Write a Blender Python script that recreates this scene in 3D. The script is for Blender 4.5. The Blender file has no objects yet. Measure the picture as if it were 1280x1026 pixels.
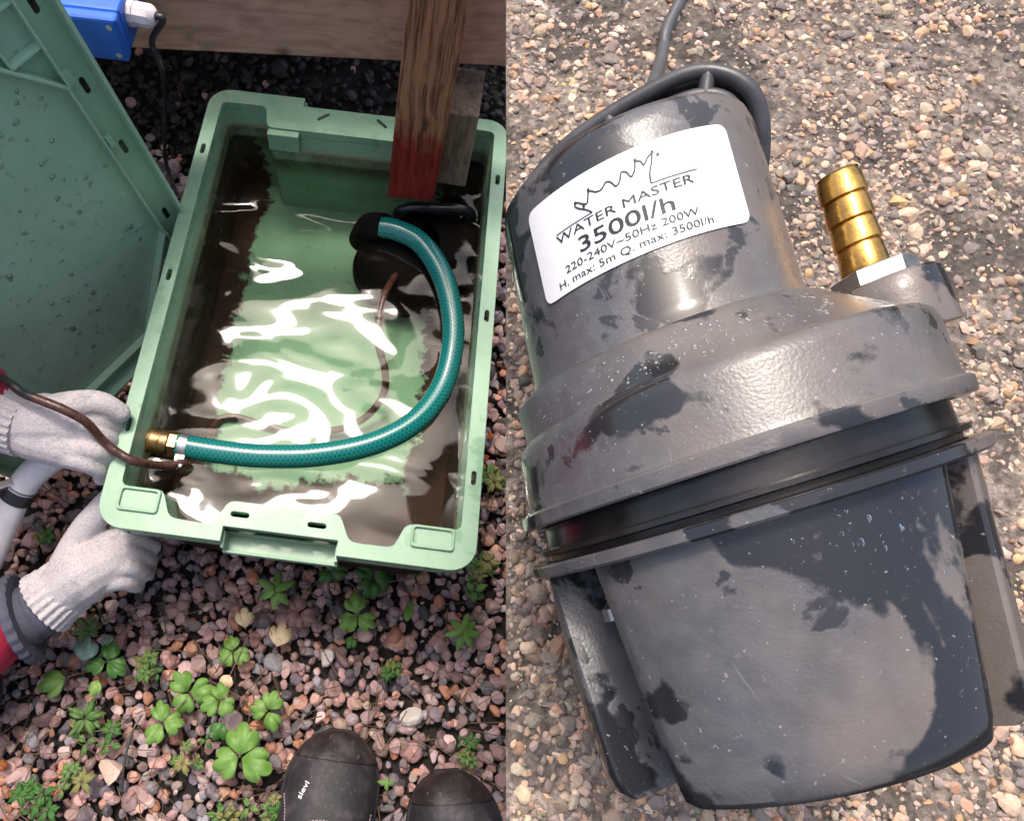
import bpy, bmesh, math, random
import numpy as np
from mathutils import Vector, Matrix, Euler

rng = np.random.default_rng(7)
random.seed(7)
scene = bpy.context.scene
coll = scene.collection

# ------------------------------------------------------------------ camera
HC = 1.021                       # camera height above the gravel
F, PX, PY = 930.0, 480.0, 513.0  # focal length and principal point in photo pixels
R = np.array([[0.9922385836, -0.1228256444, 0.0194024307],
              [0.1211506146, 0.9197197715, -0.3734140738],
              [0.0280200251, 0.3728664681, 0.9274618457]])
cam_d = bpy.data.cameras.new('camera')
cam = bpy.data.objects.new('camera', cam_d)
coll.objects.link(cam)
M4 = Matrix([list(R[i]) + [(0, 0, HC)[i]] for i in range(3)] + [[0, 0, 0, 1]])
cam.matrix_world = M4
cam_d.sensor_width = 36.0
cam_d.lens = 36.0 * F / 1280.0
cam_d.shift_x = (640.0 - PX) / 1280.0
cam_d.clip_start = 0.01
cam_d.clip_end = 500.0
scene.camera = cam

# ------------------------------------------------------------------ light
SUN_DIR = Vector((-0.15, 0.345, 0.925)).normalized()     # towards the sun
world = bpy.data.worlds.new('World')
scene.world = world
world.use_nodes = True
wn = world.node_tree.nodes
sky = wn.new('ShaderNodeTexSky')
sky.sky_type = 'NISHITA'
sky.sun_disc = False
sky.sun_elevation = math.asin(SUN_DIR.z)
sky.sun_rotation = math.atan2(SUN_DIR.x, SUN_DIR.y)
sky.dust_density = 6.0
sky.air_density = 1.0
sky.ozone_density = 0.6
wn['Background'].inputs['Strength'].default_value = 0.15
world.node_tree.links.new(sky.outputs[0], wn['Background'].inputs['Color'])
sun_d = bpy.data.lights.new('sun', 'SUN')
sun_d.energy = 1.2
sun_d.angle = math.radians(10)
sun_d.color = (1.0, 0.95, 0.9)
sun = bpy.data.objects.new('sun', sun_d)
sun.rotation_euler = SUN_DIR.to_track_quat('Z', 'Y').to_euler()
sun.location = (0, 0, 5)
coll.objects.link(sun)
scene.view_settings.view_transform = 'Standard'
scene.view_settings.look = 'None'
scene.view_settings.gamma = 1.0
scene.view_settings.exposure = 0.85
scene.render.engine = 'CYCLES'

# ------------------------------------------------------------------ helpers
CAMP = np.array([0, 0, HC])
def ray(px, py):
    return R @ np.array([px - PX, -(py - PY), -F])
def at(px, py, z):
    d = ray(px, py)
    return CAMP + d * ((z - HC) / d[2])
def aty(px, py, y):
    d = ray(px, py)
    return CAMP + d * (y / d[1])

def tag(o, label=None, cat=None, group=None, kind=None):
    if label: o['label'] = label
    if cat: o['category'] = cat
    if group: o['group'] = group
    if kind: o['kind'] = kind
    return o

def empty(name, loc, label, cat, group=None):
    o = bpy.data.objects.new(name, None)
    o.location = loc
    o.empty_display_size = 0.05
    coll.objects.link(o)
    return tag(o, label, cat, group)

def link(name, me, mat, parent=None, smooth=False, angle=None):
    o = bpy.data.objects.new(name, me)
    coll.objects.link(o)
    if mat: me.materials.append(mat)
    if smooth:
        me.polygons.foreach_set('use_smooth', [True] * len(me.polygons))
        if angle: me.set_sharp_from_angle(angle=math.radians(angle))
    if parent:
        o.parent = parent
        p, off = parent, Vector((0, 0, 0))
        while p:
            if p.type == 'EMPTY': off = off + p.location
            p = p.parent
        o.matrix_parent_inverse = Matrix.Translation(-off) if parent.type == 'EMPTY' else Matrix.Identity(4)
    return o

def mk(name, v, f, mat, parent=None, smooth=False, angle=40):
    me = bpy.data.meshes.new(name)
    me.from_pydata([tuple(map(float, p)) for p in v], [], [tuple(map(int, q)) for q in f])
    me.update()
    return link(name, me, mat, parent, smooth, angle)

def bevel(o, w, seg=2, ang=35):
    m = o.modifiers.new('bevel', 'BEVEL')
    m.width = w; m.segments = seg; m.limit_method = 'ANGLE'; m.angle_limit = math.radians(ang)
    return o

def box_vf(c, s, rz=0.0):
    c = np.array(c); v = []
    cs, sn = math.cos(rz), math.sin(rz)
    for dz in (-.5, .5):
        for dx, dy in ((-.5, -.5), (.5, -.5), (.5, .5), (-.5, .5)):
            x, y = dx * s[0], dy * s[1]
            v.append(c + np.array([x * cs - y * sn, x * sn + y * cs, dz * s[2]]))
    f = [(3, 2, 1, 0), (4, 5, 6, 7)] + [(i, (i + 1) % 4, 4 + (i + 1) % 4, 4 + i) for i in range(4)]
    return v, f

def box(name, c, s, mat, parent=None, rz=0.0, bev=0.0):
    v, f = box_vf(c, s, rz)
    o = mk(name, v, f, mat, parent)
    if bev: bevel(o, bev)
    return o

def spline(pts, n=8):
    P = [np.array(p, float) for p in pts]
    P = [2 * P[0] - P[1]] + P + [2 * P[-1] - P[-2]]
    out = []
    for i in range(1, len(P) - 2):
        for k in range(n):
            t = k / n
            a, b, c, d = P[i - 1], P[i], P[i + 1], P[i + 2]
            out.append(.5 * ((2 * b) + (c - a) * t + (2 * a - 5 * b + 4 * c - d) * t * t + (3 * b - a - 3 * c + d) * t ** 3))
    out.append(P[-2])
    return np.array(out)

def tube_vf(pts, rad, n=12, caps=True, flat=None):
    """swept tube along pts; flat: per-angle radius multiplier"""
    P = np.array(pts, float); m = len(P)
    rad = np.full(m, rad) if np.isscalar(rad) else np.array(rad, float)
    T = np.gradient(P, axis=0); T /= np.linalg.norm(T, axis=1)[:, None] + 1e-12
    u = np.cross(T[0], [0, 0, 1.0])
    if np.linalg.norm(u) < .1: u = np.cross(T[0], [0, 1.0, 0])
    u /= np.linalg.norm(u)
    v = []
    ang = np.linspace(0, 2 * np.pi, n, endpoint=False)
    mul = np.ones(n) if flat is None else flat
    for i in range(m):
        u = u - T[i] * (u @ T[i]); u /= np.linalg.norm(u)
        w = np.cross(T[i], u)
        for a, mu in zip(ang, mul):
            v.append(P[i] + rad[i] * mu * (math.cos(a) * u + math.sin(a) * w))
    f = []
    for i in range(m - 1):
        for k in range(n):
            k2 = (k + 1) % n
            f.append((i * n + k, i * n + k2, (i + 1) * n + k2, (i + 1) * n + k))
    if caps:
        f.append(tuple(range(n - 1, -1, -1)))
        f.append(tuple((m - 1) * n + k for k in range(n)))
    return v, f

def tube(name, pts, rad, mat, parent=None, n=12, caps=True, flat=None, smooth=True, angle=50):
    v, f = tube_vf(pts, rad, n, caps, flat)
    return mk(name, v, f, mat, parent, smooth, angle)

def capsule_vf(pts, radii, n=14):
    P = [np.array(p, float) for p in pts]
    rr = list(radii)
    d0 = (P[0] - P[1]) / np.linalg.norm(P[0] - P[1]); d1 = (P[-1] - P[-2]) / np.linalg.norm(P[-1] - P[-2])
    A, B = [], []
    for t in (80, 55, 28):
        A.append((P[0] + d0 * rr[0] * math.sin(math.radians(t)), rr[0] * math.cos(math.radians(t))))
        B.append((P[-1] + d1 * rr[-1] * math.sin(math.radians(t)), rr[-1] * math.cos(math.radians(t))))
    if len(P) > 2:
        S = spline(P, 4); sr = np.interp(np.linspace(0, len(P) - 1, len(S)), range(len(P)), rr)
    else:
        S = np.array([P[0] + (P[1] - P[0]) * t for t in np.linspace(0, 1, 6)]); sr = np.linspace(rr[0], rr[1], 6)
    pts2 = [a[0] for a in A] + list(S) + [b[0] for b in B[::-1]]
    rad2 = [a[1] for a in A] + list(sr) + [b[1] for b in B[::-1]]
    return tube_vf(pts2, rad2, n)

def blob(name, chains, mat, parent, voxel=.003, smooth_it=6):
    V, Fc = [], []
    for pts, radii in chains:
        v, f = capsule_vf(pts, radii)
        o = len(V); V += v; Fc += [tuple(i + o for i in q) for q in f]
    ob = mk(name, V, Fc, mat, parent)
    m = ob.modifiers.new('remesh', 'REMESH'); m.mode = 'VOXEL'; m.voxel_size = voxel; m.use_smooth_shade = True
    s = ob.modifiers.new('smooth', 'SMOOTH'); s.iterations = smooth_it; s.factor = .5
    return ob

# ------------------------------------------------------------------ materials
class NT:
    def __init__(self, name):
        self.m = bpy.data.materials.new(name)
        self.m.use_nodes = True
        self.t = self.m.node_tree
        self.n = self.t.nodes
        self.b = self.n['Principled BSDF']
        self.out = self.n['Material Output']
    def new(self, kind, **kw):
        nd = self.n.new('ShaderNode' + kind)
        for k, v in kw.items(): setattr(nd, k, v)
        return nd
    def lk(self, a, b): self.t.links.new(a, b)
    def setv(self, sock, v):
        if hasattr(v, 'is_output'): self.lk(v, sock)
        elif isinstance(v, (tuple, list)) and len(v) == 3 and sock.type == 'RGBA': sock.default_value = (*v, 1)
        else: sock.default_value = v
    def math(self, op, a, b=0.0, clamp=False):
        nd = self.new('Math', operation=op, use_clamp=clamp)
        self.setv(nd.inputs[0], a); self.setv(nd.inputs[1], b)
        return nd.outputs[0]
    def noise(self, scale, detail=4, rough=.55, vec=None, dist=0.0):
        nd = self.new('TexNoise')
        nd.inputs['Scale'].default_value = scale; nd.inputs['Detail'].default_value = detail
        nd.inputs['Roughness'].default_value = rough; nd.inputs['Distortion'].default_value = dist
        self.lk(vec if vec else self.pos(), nd.inputs['Vector'])
        return nd.outputs[0]
    def pos(self):
        if not hasattr(self, '_p'):
            self._p = self.new('NewGeometry').outputs['Position']
        return self._p
    def xyz(self):
        if not hasattr(self, '_x'):
            s = self.new('SeparateXYZ'); self.lk(self.pos(), s.inputs[0]); self._x = s.outputs
        return self._x
    def mapped(self, scale=(1, 1, 1), rot=(0, 0, 0)):
        mp = self.new('Mapping'); mp.inputs['Scale'].default_value = scale; mp.inputs['Rotation'].default_value = rot
        self.lk(self.pos(), mp.inputs[0]); return mp.outputs[0]
    def step(self, v, lo, hi):
        nd = self.new('MapRange', interpolation_type='SMOOTHSTEP')
        self.setv(nd.inputs[0], v); nd.inputs[1].default_value = lo; nd.inputs[2].default_value = hi
        return nd.outputs[0]
    def mix(self, fac, a, b):
        nd = self.new('Mix', data_type='RGBA')
        self.setv(nd.inputs[0], fac); self.setv(nd.inputs[6], a); self.setv(nd.inputs[7], b)
        return nd.outputs[2]
    def mixf(self, fac, a, b):
        nd = self.new('Mix', data_type='FLOAT')
        self.setv(nd.inputs[0], fac); self.setv(nd.inputs[2], a); self.setv(nd.inputs[3], b)
        return nd.outputs[0]
    def ramp(self, fac, stops):
        nd = self.new('ValToRGB'); e = nd.color_ramp.elements
        while len(e) < len(stops): e.new(.5)
        for el, (p, c) in zip(e, stops): el.position = p; el.color = (*c, 1)
        self.lk(fac, nd.inputs[0]); return nd.outputs[0]
    def bump(self, h, strength=.3, dist=.002):
        nd = self.new('Bump'); nd.inputs['Strength'].default_value = strength; nd.inputs['Distance'].default_value = dist
        self.lk(h, nd.inputs['Height']); self.lk(nd.outputs[0], self.b.inputs['Normal']); return nd
    def base(self, c=None, rough=None, metal=None, spec=None):
        if c is not None: self.setv(self.b.inputs['Base Color'], c)
        if rough is not None: self.setv(self.b.inputs['Roughness'], rough)
        if metal is not None: self.setv(self.b.inputs['Metallic'], metal)
        if spec is not None: self.setv(self.b.inputs['Specular IOR Level'], spec)
        return self

def simple(name, c, rough=.5, metal=0.0, vary=.25, scale=60, bump=.15, bd=.001):
    t = NT(name)
    nz = t.noise(scale, 5, .6)
    f = t.step(nz, .25, .75)
    lo = tuple(x * (1 - vary) for x in c); hi = tuple(min(1, x * (1 + vary)) for x in c)
    t.base(t.mix(f, lo, hi), t.mixf(f, max(.04, rough - .08), min(1, rough + .08)), metal)
    if bump: t.bump(t.noise(scale * 4, 3), bump, bd)
    return t.m

def crate_center(): return (TCX, TCY)
TCX, TCY, RIM = -0.101194, 0.443245, 0.25
WATER_Z, FLOOR_Z = RIM - .055, RIM - .15

def mat_crate():
    t = NT('green_plastic_crate')
    X, Y, Z = t.xyz()
    n1 = t.noise(14, 5, .6); n2 = t.noise(70, 4, .6); n3 = t.noise(300, 2, .5)
    # distance from the walls of the crate, brown silt gathers there
    dl = t.math('SUBTRACT', X, TCX - .165)
    dr = t.math('SUBTRACT', TCX + .165, X)
    dn = t.math('SUBTRACT', Y, TCY - .26)
    el = t.step(dl, .056, .0)
    er = t.step(dr, .075, .0)
    en = t.step(dn, .13, .02)
    e = t.math('MAXIMUM', t.math('MAXIMUM', t.math('MULTIPLY', el, .92), er), en)
    nn = t.math('ADD', t.math('MULTIPLY', n1, .55), t.math('ADD', t.math('MULTIPLY', n2, .39), t.math('MULTIPLY', n3, .06)))
    s = t.math('ADD', t.math('MULTIPLY', e, .42), t.math('SUBTRACT', nn, .12))
    silt = t.step(s, .53, .61)
    below = t.step(Z, WATER_Z + .001, WATER_Z - .006)
    silt = t.math('MULTIPLY', silt, below)
    # grime film on walls just at and above water level
    film = t.math('MULTIPLY', t.step(Z, WATER_Z + .022, WATER_Z + .012), t.step(n1, .2, .5))
    film = t.math('MULTIPLY', film, t.step(Z, WATER_Z - .035, WATER_Z - .005))
    line = t.math('MULTIPLY', t.step(Z, WATER_Z + .0215, WATER_Z + .0195), t.step(Z, WATER_Z + .0145, WATER_Z + .0165))
    line = t.math('MULTIPLY', line, t.step(n2, .35, .5))
    nx = t.new('NewGeometry'); sx = t.new('SeparateXYZ'); t.lk(nx.outputs['Normal'], sx.inputs[0])
    inside = t.math('MULTIPLY', t.step(t.math('ABSOLUTE', t.math('SUBTRACT', X, TCX)), .1865, .184), t.step(t.math('ABSOLUTE', t.math('SUBTRACT', Y, TCY)), .289, .286))
    film = t.math('MULTIPLY', film, inside); line = t.math('MULTIPLY', line, inside)
    specks = t.math('MULTIPLY', t.step(n3, .69, .72), below)
    g = t.mix(t.step(n1, .3, .7), (.215, .36, .235), (.27, .43, .29))
    c = t.mix(t.math('MULTIPLY', film, .85), g, (.09, .075, .035))
    c = t.mix(t.math('MULTIPLY', line, .8), c, (.33, .25, .15))
    brown = t.mix(n2, (.030, .016, .012), (.075, .042, .030))
    c = t.mix(silt, c, brown)
    c = t.mix(specks, c, (.02, .025, .02))
    smud = t.step(t.noise(35, 6, .7), .6, .72)
    c = t.mix(t.math('MULTIPLY', smud, .30), c, (.12, .12, .08))
    scr = t.step(t.noise(60, 3, .6, t.mapped((14, 1, 1), (0, 0, .5))), .66, .70)
    c = t.mix(t.math('MULTIPLY', scr, .25), c, (.45, .55, .47))
    wet = t.step(t.noise(45, 3, .5), .55, .6)
    t.base(c, t.mixf(below, t.mixf(wet, .38, .12), .9), 0, t.mixf(below, .5, .05))
    t.bump(t.noise(160, 3), .10, .001)
    return t.m

def mat_lid():
    t = NT('green_plastic_lid')
    n1 = t.noise(9, 5, .6); n2 = t.noise(120, 4, .6)
    c = t.mix(t.step(n1, .3, .7), (.34, .53, .37), (.40, .59, .43))
    c = t.mix(t.math('MULTIPLY', t.step(n2, .62, .75), .35), c, (.07, .12, .08))
    t.base(c, t.mixf(t.step(n1, .4, .6), .42, .28))
    t.bump(t.noise(200, 3), .10, .001)
    return t.m

def mat_wood(name, c1, c2, scale, rot=(0, 0, 0), paint=None, bumpd=.0012):
    t = NT(name)
    v = t.mapped(scale, rot)
    warp = t.noise(7, 2, .5)
    mixv = t.new('VectorMath', operation='MULTIPLY_ADD')
    t.lk(v, mixv.inputs[0]); mixv.inputs[1].default_value = (1, 1, 1)
    wv = t.new('CombineXYZ'); t.lk(t.math('MULTIPLY', warp, 2.0), wv.inputs[0]); t.lk(t.math('MULTIPLY', warp, 2.0), wv.inputs[1])
    t.lk(wv.outputs[0], mixv.inputs[2])
    g1 = t.noise(1.0, 6, .65, mixv.outputs[0], .6)
    g2 = t.noise(4.0, 3, .5, mixv.outputs[0])
    g = t.math('ADD', t.math('MULTIPLY', g1, .6), t.math('MULTIPLY', g2, .4))
    c = t.ramp(g, [(.40, c2), (.47, tuple(.5 * (a + b) for a, b in zip(c1, c2))), (.535, c1), (.68, tuple(min(1, x * 1.15) for x in c1))])
    kn = t.step(t.noise(11, 1, .3), .70, .76)
    c = t.mix(kn, c, (.05, .025, .015))
    if paint:
        X, Y, Z = t.xyz()
        edge = t.math('ADD', Z, t.math('MULTIPLY', t.math('SUBTRACT', t.noise(40, 5, .6), .5), .09))
        pm = t.step(edge, paint + .035, paint - .022)
        red = t.mix(t.step(g, .4, .6), (.14, .008, .006), (.30, .016, .012))
        c = t.mix(t.math('MULTIPLY', pm, .95), c, red)
    t.base(c, .75, 0, .25)
    t.bump(g, .7, bumpd)
    return t.m

def mat_water():
    t = NT('water_surface')
    tr = t.new('BsdfTransparent'); tr.inputs[0].default_value = (.86, .90, .84, 1)
    gl = t.new('BsdfGlossy'); gl.inputs['Roughness'].default_value = .06
    gl.inputs['Color'].default_value = (1, 1, 1, 1)
    fr = t.new('Fresnel'); fr.inputs[0].default_value = 1.38
    b1 = t.new('Bump'); b1.inputs['Strength'].default_value = 1.0; b1.inputs['Distance'].default_value = 1.0
    h = t.math('ADD', t.math('MULTIPLY', t.noise(8.5, 1.2, .4, t.mapped((1, 1.7, 1)), .5), .0125), t.math('MULTIPLY', t.noise(20, 1, .4, None, .4), .0006))
    t.lk(h, b1.inputs['Height'])
    t.lk(b1.outputs[0], gl.inputs['Normal']); t.lk(b1.outputs[0], fr.inputs['Normal'])
    mx = t.new('MixShader')
    t.lk(fr.outputs[0], mx.inputs[0]); t.lk(tr.outputs[0], mx.inputs[1]); t.lk(gl.outputs[0], mx.inputs[2])
    t.lk(mx.outputs[0], t.out.inputs['Surface'])
    return t.m

def mat_stone(name, wet=.25):
    t = NT(name)
    a = t.new('Attribute', attribute_name='Col')
    n1 = t.noise(260, 5, .65); n2 = t.noise(900, 2, .5)
    k = t.math('ADD', t.math('MULTIPLY', n1, .9), t.math('ADD', t.math('MULTIPLY', n2, .4), .35))
    m = t.new('VectorMath', operation='SCALE'); t.lk(a.outputs['Color'], m.inputs[0]); t.lk(k, m.inputs['Scale'])
    t.base(m.outputs[0], t.mixf(t.step(n1, .35, .65), .62 - wet, .78), 0, .45)
    t.bump(n1, .35, .0012)
    return t.m

def mat_leaf(name, c, c2):
    t = NT(name)
    n1 = t.noise(45, 4, .6)
    col = t.mix(t.step(n1, .3, .7), c, c2)
    col = t.mix(t.math('MULTIPLY', t.step(t.noise(210, 3, .6), .62, .70), .5), col, (.12, .09, .03))
    t.base(col, .45, 0, .4)
    t.b.inputs['Subsurface Weight'].default_value = 0.0
    trl = t.new('BsdfTranslucent'); t.lk(col, trl.inputs[0])
    mx = t.new('MixShader'); mx.inputs[0].default_value = .25
    t.lk(t.b.outputs[0], mx.inputs[1]); t.lk(trl.outputs[0], mx.inputs[2]); t.lk(mx.outputs[0], t.out.inputs['Surface'])
    t.bump(t.noise(160, 3), .25, .001)
    return t.m

def mat_glove():
    t = NT('knit_glove_fabric')
    n1 = t.noise(38, 6, .7); n2 = t.noise(1400, 2, .5); n3 = t.noise(110, 4, .7)
    n5 = t.noise(420, 2, .5)
    c = t.mix(t.step(n2, .35, .65), (.46, .42, .42), (.62, .56, .56))
    c = t.mix(t.math('MULTIPLY', t.step(n5, .48, .66), .35), c, (.26, .24, .25))
    c = t.mix(t.math('MULTIPLY', t.step(n1, .53, .74), .6), c, (.14, .13, .14))
    c = t.mix(t.math('MULTIPLY', t.step(n3, .60, .70), .3), c, (.08, .06, .05))
    t.base(c, .9, 0, .2)
    t.bump(t.noise(520, 2), .7, .0014)
    return t.m

def mat_hose():
    t = NT('braided_green_hose')
    uv = t.new('Attribute', attribute_name='hose_uv')
    s = t.new('SeparateXYZ'); t.lk(uv.outputs['Vector'], s.inputs[0])
    a = t.math('ADD', t.math('MULTIPLY', s.outputs[0], 190.0), t.math('MULTIPLY', s.outputs[1], 10.0))
    b = t.math('SUBTRACT', t.math('MULTIPLY', s.outputs[0], 190.0), t.math('MULTIPLY', s.outputs[1], 10.0))
    pa = t.math('FRACT', a); pb = t.math('FRACT', b)
    la = t.step(t.math('ABSOLUTE', t.math('SUBTRACT', pa, .5)), .24, .12)
    lb = t.step(t.math('ABSOLUTE', t.math('SUBTRACT', pb, .5)), .24, .12)
    l = t.math('MAXIMUM', la, lb)
    c = t.mix(l, (.0, .105, .10), (.006, .185, .17))
    t.base(c, .2, 0, .5)
    t.b.inputs['Coat Weight'].default_value = .6; t.b.inputs['Coat Roughness'].default_value = .12
    t.bump(l, .35, .0006)
    return t.m

def mat_pump():
    t = NT('grey_pump_plastic')
    n2 = t.noise(95, 5, .65); n3 = t.noise(900, 2, .5); n4 = t.noise(320, 3, .6)
    n1 = t.noise(19, 4, .5, None, .5)
    edge = t.math('ADD', n1, t.math('ADD', t.math('MULTIPLY', t.math('SUBTRACT', n2, .5), .11), t.math('MULTIPLY', t.math('SUBTRACT', n4, .5), .04)))
    wet = t.math('MULTIPLY', t.step(edge, .525, .56), .95)
    e2 = t.math('ADD', t.noise(50, 4, .55, None, .3), t.math('MULTIPLY', t.math('SUBTRACT', n4, .5), .08))
    wet2 = t.math('MULTIPLY', t.step(e2, .60, .64), .8)
    w = t.math('MAXIMUM', wet, wet2)
    dot = t.new('VectorMath', operation='DOT_PRODUCT')
    sub = t.new('VectorMath', operation='SUBTRACT'); t.lk(t.pos(), sub.inputs[0]); sub.inputs[1].default_value = (.128, .096, .755)
    t.lk(sub.outputs[0], dot.inputs[0]); dot.inputs[1].default_value = (.81, .29, .51)
    dry = t.mix(t.step(n2, .3, .7), (.072, .073, .080), (.105, .104, .110))
    warm_sheen = t.step(t.math('ADD', t.noise(14, 3, .5), t.math('MULTIPLY', dot.outputs['Value'], 3.5)), .42, .80)     # warm sheen of sunlight painted into the outlet side's colour
    dry = t.mix(t.math('MULTIPLY', warm_sheen, .5), dry, (.22, .165, .125))
    c = t.mix(w, dry, (.017, .018, .022))
    dust = t.math('MULTIPLY', t.step(t.noise(170, 4, .7), .62, .72), .25)
    c = t.mix(dust, c, (.24, .22, .19))
    grit = t.step(t.noise(620, 2, .5), .71, .735)
    c = t.mix(t.math('MULTIPLY', grit, .6), c, (.35, .33, .30))
    scr = t.step(t.noise(30, 3, .6, t.mapped((1, 1, 22), (.3, .5, .2))), .685, .71)
    c = t.mix(t.math('MULTIPLY', scr, .3), c, (.26, .26, .27))
    t.base(c, t.mixf(w, t.mixf(n2, .26, .40), .09), 0, .6)
    mask = t.math('MULTIPLY', n3, t.math('SUBTRACT', 1.0, w))
    t.bump(mask, .25, .0005)
    return t.m

def mat_black_plastic(name, c=(.012, .012, .014), rough=.25):
    return simple(name, c, rough, 0, .3, 80, .1)

def mat_asphalt():
    t = NT('aggregate_ground')
    n1 = t.noise(150, 5, .7); n2 = t.noise(20, 4, .6); vo = t.new('TexVoronoi'); vo.inputs['Scale'].default_value = 240
    t.lk(t.pos(), vo.inputs['Vector'])
    c = t.ramp(n1, [(.3, (.08, .062, .052)), (.47, (.21, .17, .14)), (.6, (.35, .29, .24)), (.75, (.48, .41, .34))])
    c = t.mix(t.math('MULTIPLY', t.step(n2, .45, .58), .72), c, (.055, .044, .038))
    c2 = c
    hs = t.new('HueSaturation'); hs.inputs['Saturation'].default_value = 1.0; hs.inputs['Value'].default_value = .85; t.lk(c2, hs.inputs['Color'])
    t.base(hs.outputs[0], .8, 0, .3)
    t.bump(t.math('ADD', n1, t.math('MULTIPLY', vo.outputs['Distance'], .8)), .9, .003)
    return t.m

M = {}
M['crate'] = mat_crate()
M['lid'] = mat_lid()
M['beam'] = mat_wood('planed_beam_wood', (.54, .33, .24), (.38, .22, .155), (2.5, 60, 38))
M['post'] = mat_wood('weathered_post_wood', (.40, .185, .10), (.10, .038, .02), (150, 150, 6.0), paint=.345, bumpd=.002)
M['block'] = mat_wood('grey_block_wood', (.24, .17, .12), (.12, .08, .055), (55, 55, 8))
M['deck'] = mat_wood('deck_board_wood', (.30, .20, .14), (.18, .11, .08), (3, 60, 60))
M['water'] = mat_water()
M['stone'] = mat_stone('gravel_stone')
M['stone2'] = mat_stone('aggregate_stone', .05)
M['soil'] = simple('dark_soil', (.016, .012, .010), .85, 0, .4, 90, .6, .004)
M['glove'] = mat_glove()
M['hose'] = mat_hose()
M['pump'] = mat_pump()
M['handle'] = simple('dark_handle_plastic', (.05, .05, .055), .4, 0, .3, 70, .15)
M['groove'] = simple('dark_wet_groove', (.014, .013, .013), .22, 0, .4, 50, .1)
M['black'] = mat_black_plastic('black_wet_plastic')
M['pumpblack'] = mat_black_plastic('submerged_black_plastic', (.008, .006, .006), .8)
M['pumpblack'].node_tree.nodes['Principled BSDF'].inputs['Specular IOR Level'].default_value = .08
M['brass'] = simple('brass', (.55, .31, .085), .26, 1.0, .25, 120, .15)
M['brass_dull'] = simple('dull_brass', (.42, .25, .11), .38, 1.0, .3, 90, .2)
M['steel'] = simple('zinc_steel', (.55, .55, .54), .42, 1.0, .15, 150, .1)
M['cable_brown'] = simple('brown_muddy_cable', (.075, .030, .022), .3, 0, .4, 140, .4)
M['cable_black'] = simple('black_cable_sheath', (.018, .018, .02), .4, 0, .3, 140, .2)
M['cable_grey'] = simple('grey_cable_sheath', (.07, .07, .075), .4, 0, .2, 140, .2)
M['blue'] = simple('blue_box_plastic', (.008, .105, .50), .42, 0, .12, 40, .08)
M['white_plastic'] = simple('white_plastic', (.68, .62, .62), .4, 0, .07, 50, .05)
M['pipe'] = simple('white_pvc_pipe', (.70, .66, .66), .32, 0, .08, 40, .06)
M['red'] = simple('red_jacket_fabric', (.42, .018, .05), .75, 0, .25, 60, .4)
M['cuff'] = simple('grey_blue_cuff_fabric', (.075, .075, .105), .85, 0, .2, 120, .5)
M['trouser'] = simple('black_trouser_fabric', (.018, .017, .018), .85, 0, .3, 120, .5)
M['leather'] = simple('black_boot_leather', (.034, .029, .033), .62, 0, .55, 38, .55, .0015)
M['toecap'] = simple('black_toe_rubber', (.026, .020, .020), .5, 0, .5, 50, .2)
M['sole'] = simple('black_sole_rubber', (.012, .012, .012), .7, 0, .3, 60, .3)
M['thread'] = simple('pink_white_thread', (.55, .40, .45), .8, 0, .2, 80, 0)
M['print_white'] = simple('white_print', (.75, .75, .75), .6, 0, .1, 200, 0)
M['print_black'] = simple('black_print', (.015, .015, .018), .5, 0, .1, 200, 0)
t_ = NT('white_label_vinyl')
t_.base(t_.mix(t_.math('MULTIPLY', t_.step(t_.noise(60, 5, .7), .55, .72), .22), (.78, .785, .78), (.45, .42, .38)), .34)
M['label'] = t_.m
M['asphalt'] = mat_asphalt()
M['concrete'] = simple('bed_concrete', (.22, .21, .20), .85, 0, .25, 40, .5, .002)
M['twig'] = simple('dry_needles', (.14, .085, .05), .8, 0, .4, 100, .2)
M['orange_leaf'] = mat_leaf('orange_fallen_leaf', (.40, .13, .03), (.30, .07, .03))
M['leaf'] = mat_leaf('fresh_green_leaf', (.14, .30, .05), (.24, .41, .10))
M['leaf_dark'] = mat_leaf('dark_green_leaf', (.05, .15, .03), (.08, .20, .04))
M['leaf_mid'] = mat_leaf('mid_green_leaf', (.09, .19, .045), (.17, .28, .08))
M['leaf_dry'] = mat_leaf('yellowing_leaf', (.20, .22, .06), (.30, .27, .10))
M['leaf_blue'] = mat_leaf('blue_green_leaf', (.16, .27, .22), (.22, .33, .27))
M['leaf_pink'] = mat_leaf('pale_pink_leaf', (.78, .52, .40), (.74, .62, .36))
M['leaf_purple'] = mat_leaf('dull_purple_leaf', (.20, .11, .10), (.28, .17, .14))
def mat_drop():
    t = NT('water_drop')
    tr = t.new('BsdfTransparent'); gl = t.new('BsdfGlossy'); gl.inputs['Roughness'].default_value = .03
    fr = t.new('Fresnel'); fr.inputs[0].default_value = 1.45
    mx = t.new('MixShader'); t.lk(fr.outputs[0], mx.inputs[0]); t.lk(tr.outputs[0], mx.inputs[1]); t.lk(gl.outputs[0], mx.inputs[2])
    t.lk(mx.outputs[0], t.out.inputs['Surface'])
    return t.m
M['drop'] = mat_drop()
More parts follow.
